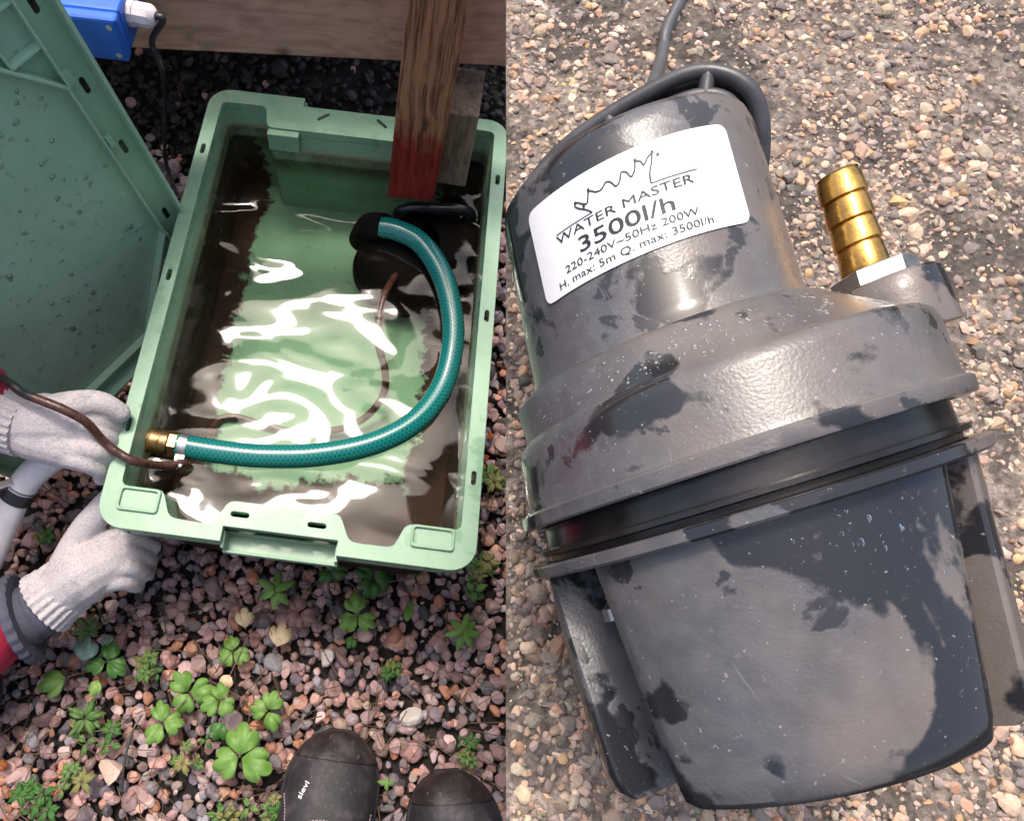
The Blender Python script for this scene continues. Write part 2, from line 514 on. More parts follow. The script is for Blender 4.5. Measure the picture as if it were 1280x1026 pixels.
def mat_leather(name, c, rough):
    t = NT(name)
    n1 = t.noise(30, 5, .65); n2 = t.noise(160, 5, .7); n3 = t.noise(420, 3, .6)
    k = t.mix(t.step(n1, .3, .7), tuple(x * .7 for x in c), tuple(x * 1.3 for x in c))
    k = t.mix(t.math('MULTIPLY', t.step(n1, .5, .75), .45), k, (.13, .115, .115))
    k = t.mix(t.math('MULTIPLY', t.step(n2, .60, .72), .5), k, (.20, .17, .16))
    scr = t.step(t.noise(50, 3, .6, t.mapped((10, 1.5, 3), (0, 0, .7))), .68, .70)
    k = t.mix(t.math('MULTIPLY', scr, .5), k, (.30, .28, .28))
    t.base(k, t.mixf(n2, rough - .12, rough + .15), 0, .4)
    t.bump(t.math('ADD', t.math('MULTIPLY', n3, .5), n2), .5, .0012)
    return t.m
M['leather'] = mat_leather('black_boot_leather', (.030, .026, .030), .58)
M['toecap'] = mat_leather('black_toe_rubber', (.024, .018, .018), .42)
# ------------------------------------------------------------------ setting: ground and gravel
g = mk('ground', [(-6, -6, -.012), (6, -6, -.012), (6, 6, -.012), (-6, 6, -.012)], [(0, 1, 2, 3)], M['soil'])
g['kind'] = 'structure'

def ico(sub):
    bm = bmesh.new(); bmesh.ops.create_icosphere(bm, subdivisions=sub, radius=1.0)
    v = np.array([p.co[:] for p in bm.verts]); f = np.array([[q.index for q in p.verts] for p in bm.faces]); bm.free()
    return v, f
ICO1 = ico(2)

def stones(name, pos, size, cols, mat, flatten=(.55, .85), cuts=4, smooth=False, normal=None):
    v0, f0 = ICO1; nv, nf = len(v0), len(f0); N = len(pos)
    allv = np.empty((N, nv, 3)); 
    for i in range(N):
        v = v0.copy()
        for _ in range(cuts):
            d = rng.normal(size=3); d /= np.linalg.norm(d); lim = rng.uniform(.42, .78)
            q = v @ d; over = q > lim
            v[over] -= np.outer(q[over] - lim, d)
        v *= np.array([1, rng.uniform(.62, 1.0), rng.uniform(*flatten)])
        e = Euler((rng.normal() * .25, rng.normal() * .25, rng.uniform(0, 6.28)))
        v = v @ np.array(e.to_matrix()).T
        allv[i] = v * size[i] + pos[i]
    faces = (f0[None] + (np.arange(N) * nv)[:, None, None]).reshape(-1, 3)
    me = bpy.data.meshes.new(name)
    me.vertices.add(N * nv); me.vertices.foreach_set('co', allv.ravel())
    me.loops.add(len(faces) * 3); me.loops.foreach_set('vertex_index', faces.ravel())
    me.polygons.add(len(faces)); me.polygons.foreach_set('loop_start', np.arange(0, len(faces) * 3, 3))
    me.polygons.foreach_set('use_smooth', np.full(len(faces), smooth))
    me.update(calc_edges=True)
    ca = me.color_attributes.new('Col', 'FLOAT_COLOR', 'POINT')
    c4 = np.ones((N, nv, 4)); c4[:, :, :3] = cols[:, None, :]
    ca.data.foreach_set('color', c4.ravel())
    o = link(name, me, mat)
    return o

PAL = np.array([(.27, .19, .175), (.22, .165, .16), (.17, .125, .12), (.30, .235, .22), (.11, .105, .115), (.15, .15, .165),
                (.26, .135, .085), (.33, .20, .15), (.055, .055, .062), (.36, .31, .29), (.20, .13, .115), (.24, .20, .20)])
PW = np.array([.16, .14, .12, .09, .10, .08, .06, .06, .05, .03, .08, .03]); PW = PW / PW.sum()

def in_crate(x, y):
    return abs(x - TCX) < .162 and abs(y - TCY) < .255
pos, size = [], []
for layer, (sp, zz, s0, s1) in enumerate(((.0125, .0, .0065, .0105), (.0195, .006, .0078, .0125))):
    for y in np.arange(-.22, 1.55, sp):
        for x in np.arange(-.95 if y > .6 else -.72, .30, sp):
            if layer == 0 and y > 1.0 and rng.random() < .5: continue
            px_, py_ = x + rng.uniform(-.5, .5) * sp, y + rng.uniform(-.5, .5) * sp
            if in_crate(px_, py_): continue
            if py_ > .80 + .05 * math.sin(px_ * 23) and rng.random() < .35: continue
            if layer == 1 and rng.random() < .35: continue
            sz = rng.uniform(s0, s1) * rng.choice([.55, .8, 1.0, 1.15, 1.5], p=[.15, .25, .33, .2, .07])
            pos.append((px_, py_, zz + rng.uniform(-.002, .003))); size.append(sz)
pos = np.array(pos); size = np.array(size)
cols = np.array([1.62, 1.42, 1.38]) * PAL[rng.choice(len(PAL), len(pos), p=PW)] * rng.uniform(.7, 1.25, (len(pos), 1)) * rng.uniform(.94, 1.06, (len(pos), 3))
darkened = (pos[:, 1] > .80 + .05 * np.sin(pos[:, 0] * 23)) & (rng.random(len(pos)) < .985)
cols[darkened] = cols[darkened] * .05 + np.array([.005, .0035, .003])      # deck shade painted into the colour of the stones beneath it
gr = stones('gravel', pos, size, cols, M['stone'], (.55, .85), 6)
tag(gr, 'pinkish grey crushed gravel covering the ground round the crate', 'gravel', kind='stuff')

def one_stone(p, s, col, label):
    o = stones('stone', np.array([p]), np.array([s]), np.array([col]), M['stone'], (.6, .7), 5)
    me = o.data
    o.location = Vector(p); me.transform(Matrix.Translation(-Vector(p)))
    tag(o, label, 'stone')
one_stone(at(514, 895, .014), .017, (.52, .47, .42), 'pale cream stone lying on the gravel in front of the boots')
one_stone(at(138, 964, .014), .021, (.50, .36, .29), 'largest pinkish white stone beside the thin dark twig')
one_stone(at(408, 822, .014), .013, (.46, .40, .36), 'small whitish stone between the toothed leaf and the pale leaves')

# dry needles and twigs
V, Fc = [], []
for i in range(420):
    px_, py_ = rng.uniform(-20, 640), rng.uniform(560, 1040)
    p = at(px_, py_, .019)
    if in_crate(p[0], p[1]): continue
    a = rng.uniform(0, 3.14); L = rng.uniform(.008, .035)
    d = np.array([math.cos(a), math.sin(a), rng.uniform(-.12, .12)]) * L
    mid = p + np.array([0, 0, rng.uniform(0, .004)]) + rng.normal(size=3) * .0015
    v, f = tube_vf([p - d, mid, p + d], rng.uniform(.0003, .0007), 4)
    o = len(V); V += v; Fc += [tuple(k + o for k in q) for q in f]
nd = mk('dry_needles', V, Fc, M['twig'])
tag(nd, 'fine dry brown needles and twigs scattered over the gravel', 'needles', kind='stuff')
tw = tube('twig', spline([at(177, 893, .022), at(165, 915, .024), at(156, 950, .024), at(152, 990, .02)], 5), .0016, M['cable_black'], None, 6)
tag(tw, 'thin dark curved twig on the gravel beside the big pinkish white stone', 'twig')

# ------------------------------------------------------------------ the crate
crate = empty('crate', (TCX, TCY, 0), 'open mint green plastic crate half filled with silty water', 'crate')
def rrect(hx, hy, r, n=6):
    out = []
    for cx, cy, a0 in ((hx - r, -hy + r, -90), (hx - r, hy - r, 0), (-hx + r, hy - r, 90), (-hx + r, -hy + r, 180)):
        for k in range(n + 1):
            a = math.radians(a0 + 90 * k / n); out.append((cx + r * math.cos(a), cy + r * math.sin(a)))
    return out
outer = rrect(.2, .3, .028)
# hand hold notches in the middle of both short sides
def notch(poly, sign, x0, x1, d):
    out = []
    for i, p in enumerate(poly):
        q = poly[(i + 1) % len(poly)]
        out.append(p)
        if abs(p[1] - sign * .3) < 1e-6 and abs(q[1] - sign * .3) < 1e-6:
            xs = (x0, x1) if q[0] > p[0] else (x1, x0)
            out += [(xs[0], sign * .3), (xs[0], sign * (.3 - d)), (xs[1], sign * (.3 - d)), (xs[1], sign * .3)]
    return out
outer = notch(notch(outer, -1, -.066, .055, .016), 1, -.074, .080, .014)
inner = [(-.182, -.254), (-.136, -.254), (-.124, -.282), (-.078, -.284), (-.065, -.256), (.054, -.256), (.067, -.284), (.113, -.284),
         (.124, -.257), (.182, -.257), (.182, .280), (.150, .281), (.144, .245), (-.116, .245), (-.123, .279), (-.182, .279)]
def round_poly(poly, r, n=4):
    out = []; m = len(poly)
    for i in range(m):
        a, b, c = (np.array(poly[j % m]) for j in (i - 1, i, i + 1))
        d0 = (a - b) / np.linalg.norm(a - b); d1 = (c - b) / np.linalg.norm(c - b)
        rr = min(r, .45 * np.linalg.norm(a - b), .45 * np.linalg.norm(c - b))
        p0, p1 = b + d0 * rr, b + d1 * rr
        for k in range(n + 1):
            t = k / n; out.append(tuple((1 - t) ** 2 * p0 + 2 * t * (1 - t) * b + t * t * p1))
    return out
inner = round_poly(inner, .008)
def slot(cx, cy, L, w, a):
    out = []; ca, sa = math.cos(a), math.sin(a)
    for s in (1, -1):
        for k in range(5):
            th = math.radians(-90 + 180 * k / 4) + (0 if s > 0 else math.pi)
            x, y = s * (L / 2 - w / 2) + w / 2 * math.cos(th), w / 2 * math.sin(th)
            out.append((cx + x * ca - y * sa, cy + x * sa + y * ca))
    return out
slots = [slot(-.051, -.270, .020, .0055, 0), slot(.031, -.271, .020, .0055, 0), slot(-.191, -.186, .016, .0055, 1.57), slot(-.191, .007, .016, .0055, 1.57),
         slot(-.191, .198, .016, .0055, 1.57), slot(-.045, .272, .019, .0045, .7), slot(.033, .272, .019, .0045, -.7), slot(.191, .003, .016, .0055, 1.57),
         slot(.191, -.198, .016, .0055, 1.57), slot(.191, .203, .016, .0055, 1.57)]
def fill_loops(name, loops, z, mat, parent, thick, up=True):
    """a flat plate with holes: loops[0] outer, the others holes; top at z, thickness thick"""
    bm = bmesh.new(); E = []; rings = []
    for lp in loops:
        vs = [bm.verts.new((p[0], p[1], z)) for p in lp]; rings.append(vs)
        for i in range(len(vs)): E.append(bm.edges.new((vs[i], vs[(i + 1) % len(vs)])))
    bmesh.ops.triangle_fill(bm, use_beauty=True, edges=E, normal=(0, 0, 1))
    top = list(bm.faces)
    r = bmesh.ops.extrude_face_region(bm, geom=top)
    vs = [x for x in r['geom'] if isinstance(x, bmesh.types.BMVert)]
    bmesh.ops.translate(bm, verts=vs, vec=(0, 0, -thick))
    bmesh.ops.recalc_face_normals(bm, faces=bm.faces)
    me = bpy.data.meshes.new(name); bm.to_mesh(me); bm.free()
    return link(name, me, mat, parent)
def T(poly, dx=TCX, dy=TCY): return [(p[0] + dx, p[1] + dy) for p in poly]
rim = fill_loops('rim', [T(outer), T(inner)] + [T(s) for s in slots], RIM, M['crate'], crate, .012)
bevel(rim, .0022, 2, 50)
# walls: inner surface lofted down to the floor, outer surface under the rim
def shrink(poly, kx, ky): return [(p[0] * kx, p[1] * ky) for p in poly]
levels = [(RIM - .0121, 1.0), (RIM - .05, .985), (RIM - .1, .968), (FLOOR_Z + .004, .955), (FLOOR_Z, .945)]
v, f = [], []
m = len(inner)
for z, k in levels: v += [(TCX + p[0] * k, TCY + p[1] * (1 - (1 - k) * .7), z) for p in inner]
for i in range(len(levels) - 1):
    for k in range(m):
        k2 = (k + 1) % m; f.append((i * m + k2, i * m + k, (i + 1) * m + k, (i + 1) * m + k2))
base = (len(levels) - 1) * m
f.append(tuple(base + k for k in range(m)))
iw = mk('inner_wall', v, f, M['crate'], crate, True, 35)
ow = rrect(.186, .287, .03); v, f = [], []
lv = [(RIM - .0122, 1.0), (.02, .915), (.0, .90)]
m = len(ow)
for z, k in lv: v += [(TCX + p[0] * k, TCY + p[1] * (1 - (1 - k) * .7), z) for p in ow]
for i in range(len(lv) - 1):
    for k in range(m):
        k2 = (k + 1) % m; f.append((i * m + k, i * m + k2, (i + 1) * m + k2, (i + 1) * m + k))
f.append(tuple((len(lv) - 1) * m + k for k in range(m - 1, -1, -1)))
mk('outer_wall', v, f, M['crate'], crate, True, 35)
# skirt below the rim edge and hand hold ledges
sk = rrect(.1985, .2985, .027); v, f = [], []
m = len(sk)
for z in (RIM - .0122, RIM - .034):
    v += [(TCX + p[0], TCY + p[1], z) for p in sk]
    v += [(TCX + p[0] * .985, TCY + p[1] * .99, z) for p in sk]
def skirt_ok(p): return not (abs(p[1]) > .29 and -.07 < p[0] < .085)
skf = {1: [], -1: []}
for k in range(m):
    k2 = (k + 1) % m
    f = skf[1 if sk[k][0] + sk[k2][0] > 0 else -1]
    if abs(sk[k][1]) > .29 and abs(sk[k2][1]) > .29 and abs(sk[k][0] - sk[k2][0]) > .1: continue
    f += [(k, k2, 2 * m + k2, 2 * m + k), (m + k2, m + k, 3 * m + k, 3 * m + k2), (2 * m + k, 2 * m + k2, 3 * m + k2, 3 * m + k)]
for sd in (1, -1):
    us_ = sorted({i for q in skf[sd] for i in q}); ix = {a: b for b, a in enumerate(us_)}
    mk('rim_skirt', [v[i] for i in us_], [tuple(ix[i] for i in q) for q in skf[sd]], M['crate'], crate, True, 35)
for s, x0, x1 in ((-1, -.066, .055), (1, -.074, .080)):
    for a, b in ((-.168, x0), (x1, .168)):
        box('rim_skirt', (TCX + (a + b) / 2, TCY + s * .2965, RIM - .0232), (b - a, .003, .0215), M['crate'], crate)
    hh = empty if False else None
    vv, ff = box_vf((TCX + (x0 + x1) / 2, TCY + s * .2925, RIM - .036), (x1 - x0 + .004, .025, .003))
    mk('handle_ledge', vv, ff, M['crate'], crate)
    vv, ff = box_vf((TCX + (x0 + x1) / 2, TCY + s * .3045, RIM - .0335), (x1 - x0 + .004, .003, .010))
    bevel(mk('handle_ledge', vv, ff, M['crate'], crate), .001)
    for x in (x0, x1):
        vv, ff = box_vf((TCX + x, TCY + s * .295, RIM - .0235), (.003, .018, .0225))
        mk('handle_cheek', vv, ff, M['crate'], crate)
# raised ribs round the corner pads, slightly sunk pads in the near corners and the card pocket at the far end
for cx, cy, sx, sy in ((-.159, -.268, .044, .026), (.153, -.269, .046, .024)):
    lp = rrect(sx / 2, sy / 2, .004, 3); li = rrect(sx / 2 - .003, sy / 2 - .003, .003, 3)
    bevel(fill_loops('corner_pad', [T(lp, TCX + cx, TCY + cy), T(li, TCX + cx, TCY + cy)], RIM + .0035, M['crate'], crate, .0037), .001, 2, 50)
bevel(box('card_pocket', (TCX - .094, TCY + .2405, RIM - .018), (.042, .010, .030), M['crate'], crate), .0015)

# water in the crate
wv = T(shrink(inner, .9835, .988))
nx, ny = len(wv), 0
wm = fill_loops('water', [wv], WATER_Z, M['water'], None, .0001)
bm = bmesh.new(); bm.from_mesh(wm.data)
bmesh.ops.delete(bm, geom=[q for q in bm.faces if q.calc_center_median().z < WATER_Z - .00002], context='FACES')
bm.to_mesh(wm.data); bm.free()
wm['kind'] = 'structure'
tag(wm, 'clear water with brown silt standing in the green crate', 'water')

# ------------------------------------------------------------------ submerged pump, hose, cable
PC = at(505, 318, WATER_Z - .03)
pump2 = empty('submersible_pump', (PC[0], PC[1], FLOOR_Z), 'black submersible pump sunk in the crate under the red post', 'pump')
def loft_vf(rings, n=48, capb=True, capt=True):
    v, f = [], []
    for (z, r, ox, oy) in rings:
        for k in range(n):
            a = 2 * math.pi * k / n; v.append((ox + r * math.cos(a), oy + r * math.sin(a), z))
    for i in range(len(rings) - 1):
        for k in range(n):
            k2 = (k + 1) % n; f.append((i * n + k, i * n + k2, (i + 1) * n + k2, (i + 1) * n + k))
    if capb: f.append(tuple(range(n - 1, -1, -1)))
    if capt: f.append(tuple((len(rings) - 1) * n + k for k in range(n)))
    return v, f
bx, by = PC[0], PC[1]
v, f = loft_vf([(FLOOR_Z + .001, .062, bx, by), (FLOOR_Z + .022, .066, bx, by), (FLOOR_Z + .024, .070, bx, by), (FLOOR_Z + .03, .070, bx, by), (FLOOR_Z + .032, .064, bx, by),
                (FLOOR_Z + .06, .062, bx, by), (FLOOR_Z + .075, .058, bx + .004, by + .004), (FLOOR_Z + .084, .050, bx + .008, by + .006), (FLOOR_Z + .089, .036, bx + .010, by + .008)])
mk('body', v, f, M['pumpblack'], pump2, True, 40)
v, f = loft_vf([(FLOOR_Z + .001, .056, bx + .050, by + .030), (FLOOR_Z + .07, .054, bx + .050, by + .030), (FLOOR_Z + .084, .046, bx + .050, by + .030), (FLOOR_Z + .089, .030, bx + .050, by + .030)])
mk('float_chamber', v, f, M['pumpblack'], pump2, True, 40)
tube('handle', spline([(bx - .02, by + .04, FLOOR_Z + .05), (bx - .01, by + .04, WATER_Z + .012), (bx + .04, by + .045, WATER_Z + .018), (bx + .08, by + .05, WATER_Z + .010), (bx + .09, by + .05, FLOOR_Z + .05)], 8), .007, M['black'], pump2, 10)
e0 = at(452, 300, WATER_Z - .045); e1 = at(462, 284, WATER_Z - .004); e2 = at(482, 284, WATER_Z + .010)
tube('outlet_elbow', spline([e0, e1, e2], 8), .0180, M['pumpblack'], pump2, 20)

hz = WATER_Z + .006
hp = [at(476, 284, hz + .006), at(496, 288, hz + .008), at(525, 303, hz + .008), at(551, 340, hz + .006), at(564, 385, hz + .004), at(566, 430, hz + .002), at(553, 482, hz),
      at(521, 525, hz), at(470, 553, hz), at(400, 568, hz), at(330, 570, hz), at(270, 564, hz + .001), at(222, 556, hz + .002)]
hs_ = spline(hp, 14)
NH = 28
v, f = tube_vf(hs_, .0138, NH)
hose = mk('garden_hose', v, f, M['hose'], None, True, 60)
tag(hose, 'glossy teal green braided hose curving through the crate water', 'hose')
arc = np.r_[0, np.cumsum(np.linalg.norm(np.diff(hs_, axis=0), axis=1))]
at_ = hose.data.attributes.new('hose_uv', 'FLOAT_VECTOR', 'CORNER')
vals = []
for p in hose.data.polygons:
    vi = list(p.vertices); ks = [i % NH for i in vi]; wrap = max(ks) - min(ks) > NH / 2
    for i in vi:
        k = i % NH
        vals += [arc[i // NH], (k + (NH if wrap and k == 0 else 0)) / NH, 0.0]
at_.data.foreach_set('vector', vals)
def collar(name, path, rads, mat, parent, n=24): return tube(name, path, rads, mat, parent, n, smooth=True, angle=30)
c0 = np.array(hs_[-1]); dirc = hs_[-1] - hs_[-3]; dirc /= np.linalg.norm(dirc)
conn = empty('hose_connector', tuple(c0), 'brass hose connector screwed on the end of the green hose', 'connector')
ps = [0, .010, .0101, .014, .0141, .042, .0421, .0455, .0456, .049]
rs = [.0115, .0115, .0150, .0150, .0142, .0142, .0152, .0152, .0140, .0135]
collar('swivel_nut', [c0 + dirc * s for s in ps], rs, M['brass_dull'], conn)
v, f = tube_vf([c0 + dirc * s for s in (-.001, .009)], .0155, 6); bevel(mk('hexagon', v, f, M['brass_dull'], conn), .0006)
for s in (.018, .030):
    collar('ring', [c0 + dirc * (s + d) for d in (0, .001, .002, .003)], [.0142, .0149, .0149, .0142], M['brass_dull'], conn)
clampp = c0 - dirc * .008
clamp = empty('hose_clamp', tuple(clampp), 'steel worm clamp tightened round the green hose near its brass end', 'clamp')
collar('band', [clampp + dirc * s for s in (-.005, -.0049, .0049, .005)], [.0139, .0149, .0149, .0139], M['steel'], clamp)
side = np.cross(dirc, [0, 0, 1.0]); side /= np.linalg.norm(side)
if side[1] > 0: side = -side
scp = clampp + side * .0165 + np.array([0, 0, .003])
bevel(box('screw_housing', scp, (.012, .008, .009), M['steel'], clamp), .001)
tube('screw', [scp + np.array([-.004, -.004, .004]), scp + np.array([.004, -.010, .002])], .004, M['steel'], clamp, 10)

cz = FLOOR_Z + .006
cp = [at(506, 322, WATER_Z - .03), at(497, 340, WATER_Z - .018), at(481, 368, WATER_Z - .004), at(473, 405, WATER_Z - .006), at(473, 430, WATER_Z - .012), at(481, 462, WATER_Z - .03), at(480, 490, WATER_Z - .05),
      at(462, 517, cz + .02), at(430, 535, cz + .01), at(375, 541, cz), at(330, 531, cz), at(292, 521, cz), at(272, 526, cz), at(262, 545, cz + .01), at(248, 580, cz + .03), at(226, 590, WATER_Z - .006), at(232, 578, WATER_Z + .009),
      at(205, 582, WATER_Z + .022), at(170, 577, RIM + .004), at(148, 566, RIM + .012), at(130, 552, RIM + .02), at(108, 528, RIM + .045), at(82, 513, RIM + .06), at(50, 500, RIM + .065), at(28, 491, RIM + .065), at(4, 474, RIM + .06), at(-60, 440, RIM + .02)]
cs_ = spline(cp, 8)
cut = next(i for i, p in enumerate(cs_) if np.linalg.norm(p - at(36, 494, RIM + .065)) < .006)
cab = empty('power_cable', tuple(cp[15]), 'muddy brown pump cable looping through the water and over the crate rim', 'cable')
tube('muddy_sheath', cs_[:cut + 1], .0049, M['cable_brown'], cab, 10)
tube('clean_sheath', cs_[cut:], .0047, M['cable_black'], cab, 10, )
for s_ in ((470, 432), ):
    q = at(*s_, WATER_Z + .0006)

# ------------------------------------------------------------------ deck: beam, post, block, boards, added back wall
BZ = .40
b0, b1 = at(160, 61, BZ), at(632, 84, BZ)
bd = (b1 - b0) / np.linalg.norm(b1 - b0); ang = math.atan2(bd[1], bd[0])
nb = np.array([-math.sin(ang), math.cos(ang), 0])
bl, br = b0 - bd * 1.6, b1 + bd * .015
beam = box('deck_beam', (bl + br) / 2 + nb * .024 + np.array([0, 0, .06]), (np.linalg.norm(br - bl), .048, .12), M['beam'], None, ang, .003)
tag(beam, 'long planed wooden deck beam above the dark gap behind the crate', 'beam')
pb = at(512, 250, .235)
yf = pb[1]
post = box('wooden_post', (pb[0], yf + .026, .235 + .30), (.059, .052, .60), M['post'], None, .02, .0025)
for v_ in post.data.vertices: v_.co.x += (v_.co.z - .235) * .032
tag(post, 'weathered brown upright wooden post with its lower end painted red', 'post')
k0, k1 = at(541, 229, .245), at(577, 231, .245)
ktz = aty(575, 143, k0[1])[2]
kb = at(590, 86, ktz)
blk = box('wood_block', ((k0[0] + k1[0]) / 2 + .004, (k0[1] + kb[1]) / 2, (.245 + ktz) / 2), (k1[0] - k0[0] + .004, kb[1] - k0[1], ktz - .245), M['block'], None, -.03, .002)
tag(blk, 'short grey brown wood block tucked behind the red tipped post', 'block')
for i in range(9):
    y0 = b1[1] + .02 + i * .125
    w = box('deck_board', (-1.06 + i * .003, y0 + .09 - .064 * bd[1] / bd[0] * 10 * .1, BZ + .1340), (2.34, .121, .028), M['deck'], None, ang, .003)
    tag(w, 'wooden deck board laid over the beam and joists beyond the crate', 'board', 'deck boards over the beam')
fw = box('added_back_wall', (-1.0, b1[1] + 1.05, .2), (2.6, .12, .40), M['concrete'], None, ang)  # unseen wall, added behind the boards so less light reaches the ground
tag(fw, 'unseen grey concrete wall added to keep the space under the deck dark', 'wall')

# ------------------------------------------------------------------ blue junction box
jy = (b0[1] - bd[1] / bd[0] * .12) - .074
jx0, jx1 = aty(86, 69, jy), aty(158, 70, jy)
jw = jx1[0] - jx0[0]
jbz = jx0[2]
jtz = aty(120, 25, jy)[2]
jb = empty('junction_box', ((jx0[0] + jx1[0]) / 2, jy, jbz), 'blue plastic junction box with a white cable gland on the deck beam', 'junction box')
jc = ((jx0[0] + jx1[0]) / 2, jy + .045, (jbz + jtz) / 2)
bevel(box('enclosure', jc, (jw, .064, jtz - jbz), M['blue'], jb), .004, 3)
bevel(box('cover', (jc[0], jy + .006, jc[2]), (jw + .002, .0126, jtz - jbz + .002), M['blue'], jb), .003, 2)
for sx in (-1, 1):
    for sz in (-1, 1):
        q = np.array([jc[0] + sx * (jw / 2 - .007), jy - .001, jc[2] + sz * ((jtz - jbz) / 2 - .007)])
        tube('screw', [q, q + [0, .002, 0]], .003, M['steel'], jb, 10)
gp = np.array([jc[0] + jw / 2, jy + .035, jc[2] + .004])
gx = np.array([1.0, -.12, .0]); gx /= np.linalg.norm(gx)
gl_ = collar('cable_gland', [gp + gx * s for s in (-.002, .0, .006, .0061, .020, .024, .027)], [.0125, .0125, .0125, .0112, .0112, .0095, .006], M['white_plastic'], jb, 10)
cc = [gp + gx * .02, gp + gx * .034, aty(190, 52, jy + .030), aty(200, 78, jy + .040), at(204, 98, .27), at(206, 120, .20), at(206, 170, .12), at(208, 205, .05), at(222, 245, .012)]
bc = tube('cable', spline(cc, 8), .0032, M['cable_black'], jb, 8)

# ------------------------------------------------------------------ lid
LR = np.array([[-0.1127, -0.5736, 0.8113], [-0.0611, -0.811, -0.5819], [0.9917, -0.1152, 0.0563]])   # stands on its short side
LO = np.array([-0.287, 0.565, 0.059])
lidr = empty('crate_lid', tuple(LO), 'green plastic crate lid beaded with raindrops standing on end beside the crate', 'lid')
def LP(L, S, h=0.0): return LO + LR @ np.array([L, S, h])
def lid_poly(name, loops, h, thick, parent=lidr):
    o = fill_loops(name, loops, h, M['lid'], None, thick)
    co = np.array([LP(*v.co) for v in o.data.vertices])
    o.data.vertices.foreach_set('co', co.ravel()); o.data.update()
    o.parent = parent; o.matrix_parent_inverse = Matrix.Translation(-Vector(lidr.location)) if parent is lidr else Matrix.Identity(4)
    return o
LL, LW, LB, LCL, LCS = .6, .4, .0334, .142, .103
outl = [(p[0] + LL / 2, p[1] + LW / 2) for p in rrect(LL / 2, LW / 2, .028)]
octo = [(LB + LCL, LB), (LL - LB - LCL, LB), (LL - LB, LB + LCS), (LL - LB, LW - LB - LCS), (LL - LB - LCL, LW - LB), (LB + LCL, LW - LB), (LB, LW - LB - LCS), (LB, LB + LCS)]
lid_poly('plate', [outl], .0, .003)
def wall_loop(name, poly, h, t, close=True):
    pc = np.mean(poly, axis=0)
    inn = [tuple(np.array(p) + (pc - np.array(p)) / np.linalg.norm(pc - np.array(p)) * t * 1.3) for p in poly]
    o = lid_poly(name, [poly, inn], h, h - .0003); bevel(o, .0006, 1, 50)
wall_loop('panel_rib', octo, .012, .0028)
inset = [(p[0] * .987 + .0039, p[1] * .98 + .004) for p in outl]
lid_poly('edge_wall', [outl, inset], .018, .0177)
def rib(p, q, h=.011, t=.0022):
    p, q = np.array(p), np.array(q); d = (q - p) / np.linalg.norm(q - p); s = np.array([-d[1], d[0]]) * t / 2
    lid_poly('rib', [[tuple(p + s), tuple(q + s), tuple(q - s), tuple(p - s)]], h, h - .0004)
for a in range(4):     # webs that stiffen the four corners
    fl = (lambda L: L) if a in (0, 1) else (lambda L: LL - L)
    fs = (lambda S: S) if a in (0, 2) else (lambda S: LW - S)
    for k in (.33, .66):
        rib((fl(LB + LCL * k), fs(LB)), (fl(LB + LCL * k), fs(LB + LCS * (1 - k) - .001)))
        rib((fl(LB), fs(LB + LCS * k)), (fl(LB + LCL * (1 - k) - .001), fs(LB + LCS * k)), .0106)
    rib((fl(LB), fs(LB)), (fl(LB + LCL), fs(LB)), .0125)
    rib((fl(LB), fs(LB)), (fl(LB), fs(LB + LCS)), .0122)
for L, S in ((.19, .017), (.315, .017), (.405, .017), (.50, .017), (.26, .383), (.44, .383)):
    o = lid_poly('slot', [slot(L, S, .020, .006, 0)], .0006, .0005); o.data.materials.clear(); o.data.materials.append(M['groove'])
for L in (.33, .42):
    lid_poly('clip', [[(L, .024), (L + .014, .024), (L + .014, .031), (L, .031)]], .007, .0066)
# raindrops on the lid
def drops_vf(plist, n=8):
    V, Fc = [], []
    for (c, ex, ey, ez, r, hgt, st) in plist:
        o = len(V)
        for lvl, (rr, hh) in enumerate(((1.0, 0.0), (.93, .45), (.62, .85))):
            for k in range(n):
                a = 2 * math.pi * k / n
                V.append(c + ex * r * st * rr * math.cos(a) + ey * r * rr * math.sin(a) + ez * r * hgt * hh)
        V.append(c + ez * r * hgt)
        for l in range(2):
            for k in range(n): Fc.append((o + l * n + k, o + l * n + (k + 1) % n, o + (l + 1) * n + (k + 1) % n, o + (l + 1) * n + k))
        for k in range(n): Fc.append((o + 2 * n + k, o + 2 * n + (k + 1) % n, o + 3 * n))
    return V, Fc
dl = []
for i in range(750):
    L, S = rng.uniform(.04, .55), rng.uniform(.04, .36)
    if (L - LB) / LCL + (S - LB) / LCS < 1.1: continue
    px_ = 0
    r_ = .0009 + .0026 * rng.random() ** 3.5
    dl.append((LP(L, S, .0001), LR[:, 0], LR[:, 1], LR[:, 2], r_, .55, rng.uniform(.8, 1.4)))
V, Fc = drops_vf(dl)
dr = mk('raindrops', V, Fc, M['drop'], lidr, True, 180); dr['kind'] = 'stuff'
pr = LP(.56, .22, -.0335)
prop = box('wood_stake', (pr[0], pr[1], .30), (.036, .036, .60), M['block'], None, math.atan2(LR[1, 2], LR[0, 2]), .002)
tag(prop, 'upright wooden stake behind the standing green lid holding it up', 'stake')
cs0 = LP(-.001, .012, -.001)
one_stone((cs0[0], cs0[1], .030), .027, (.22, .17, .16), 'grey brown stone wedged under the lifted corner of the green lid')
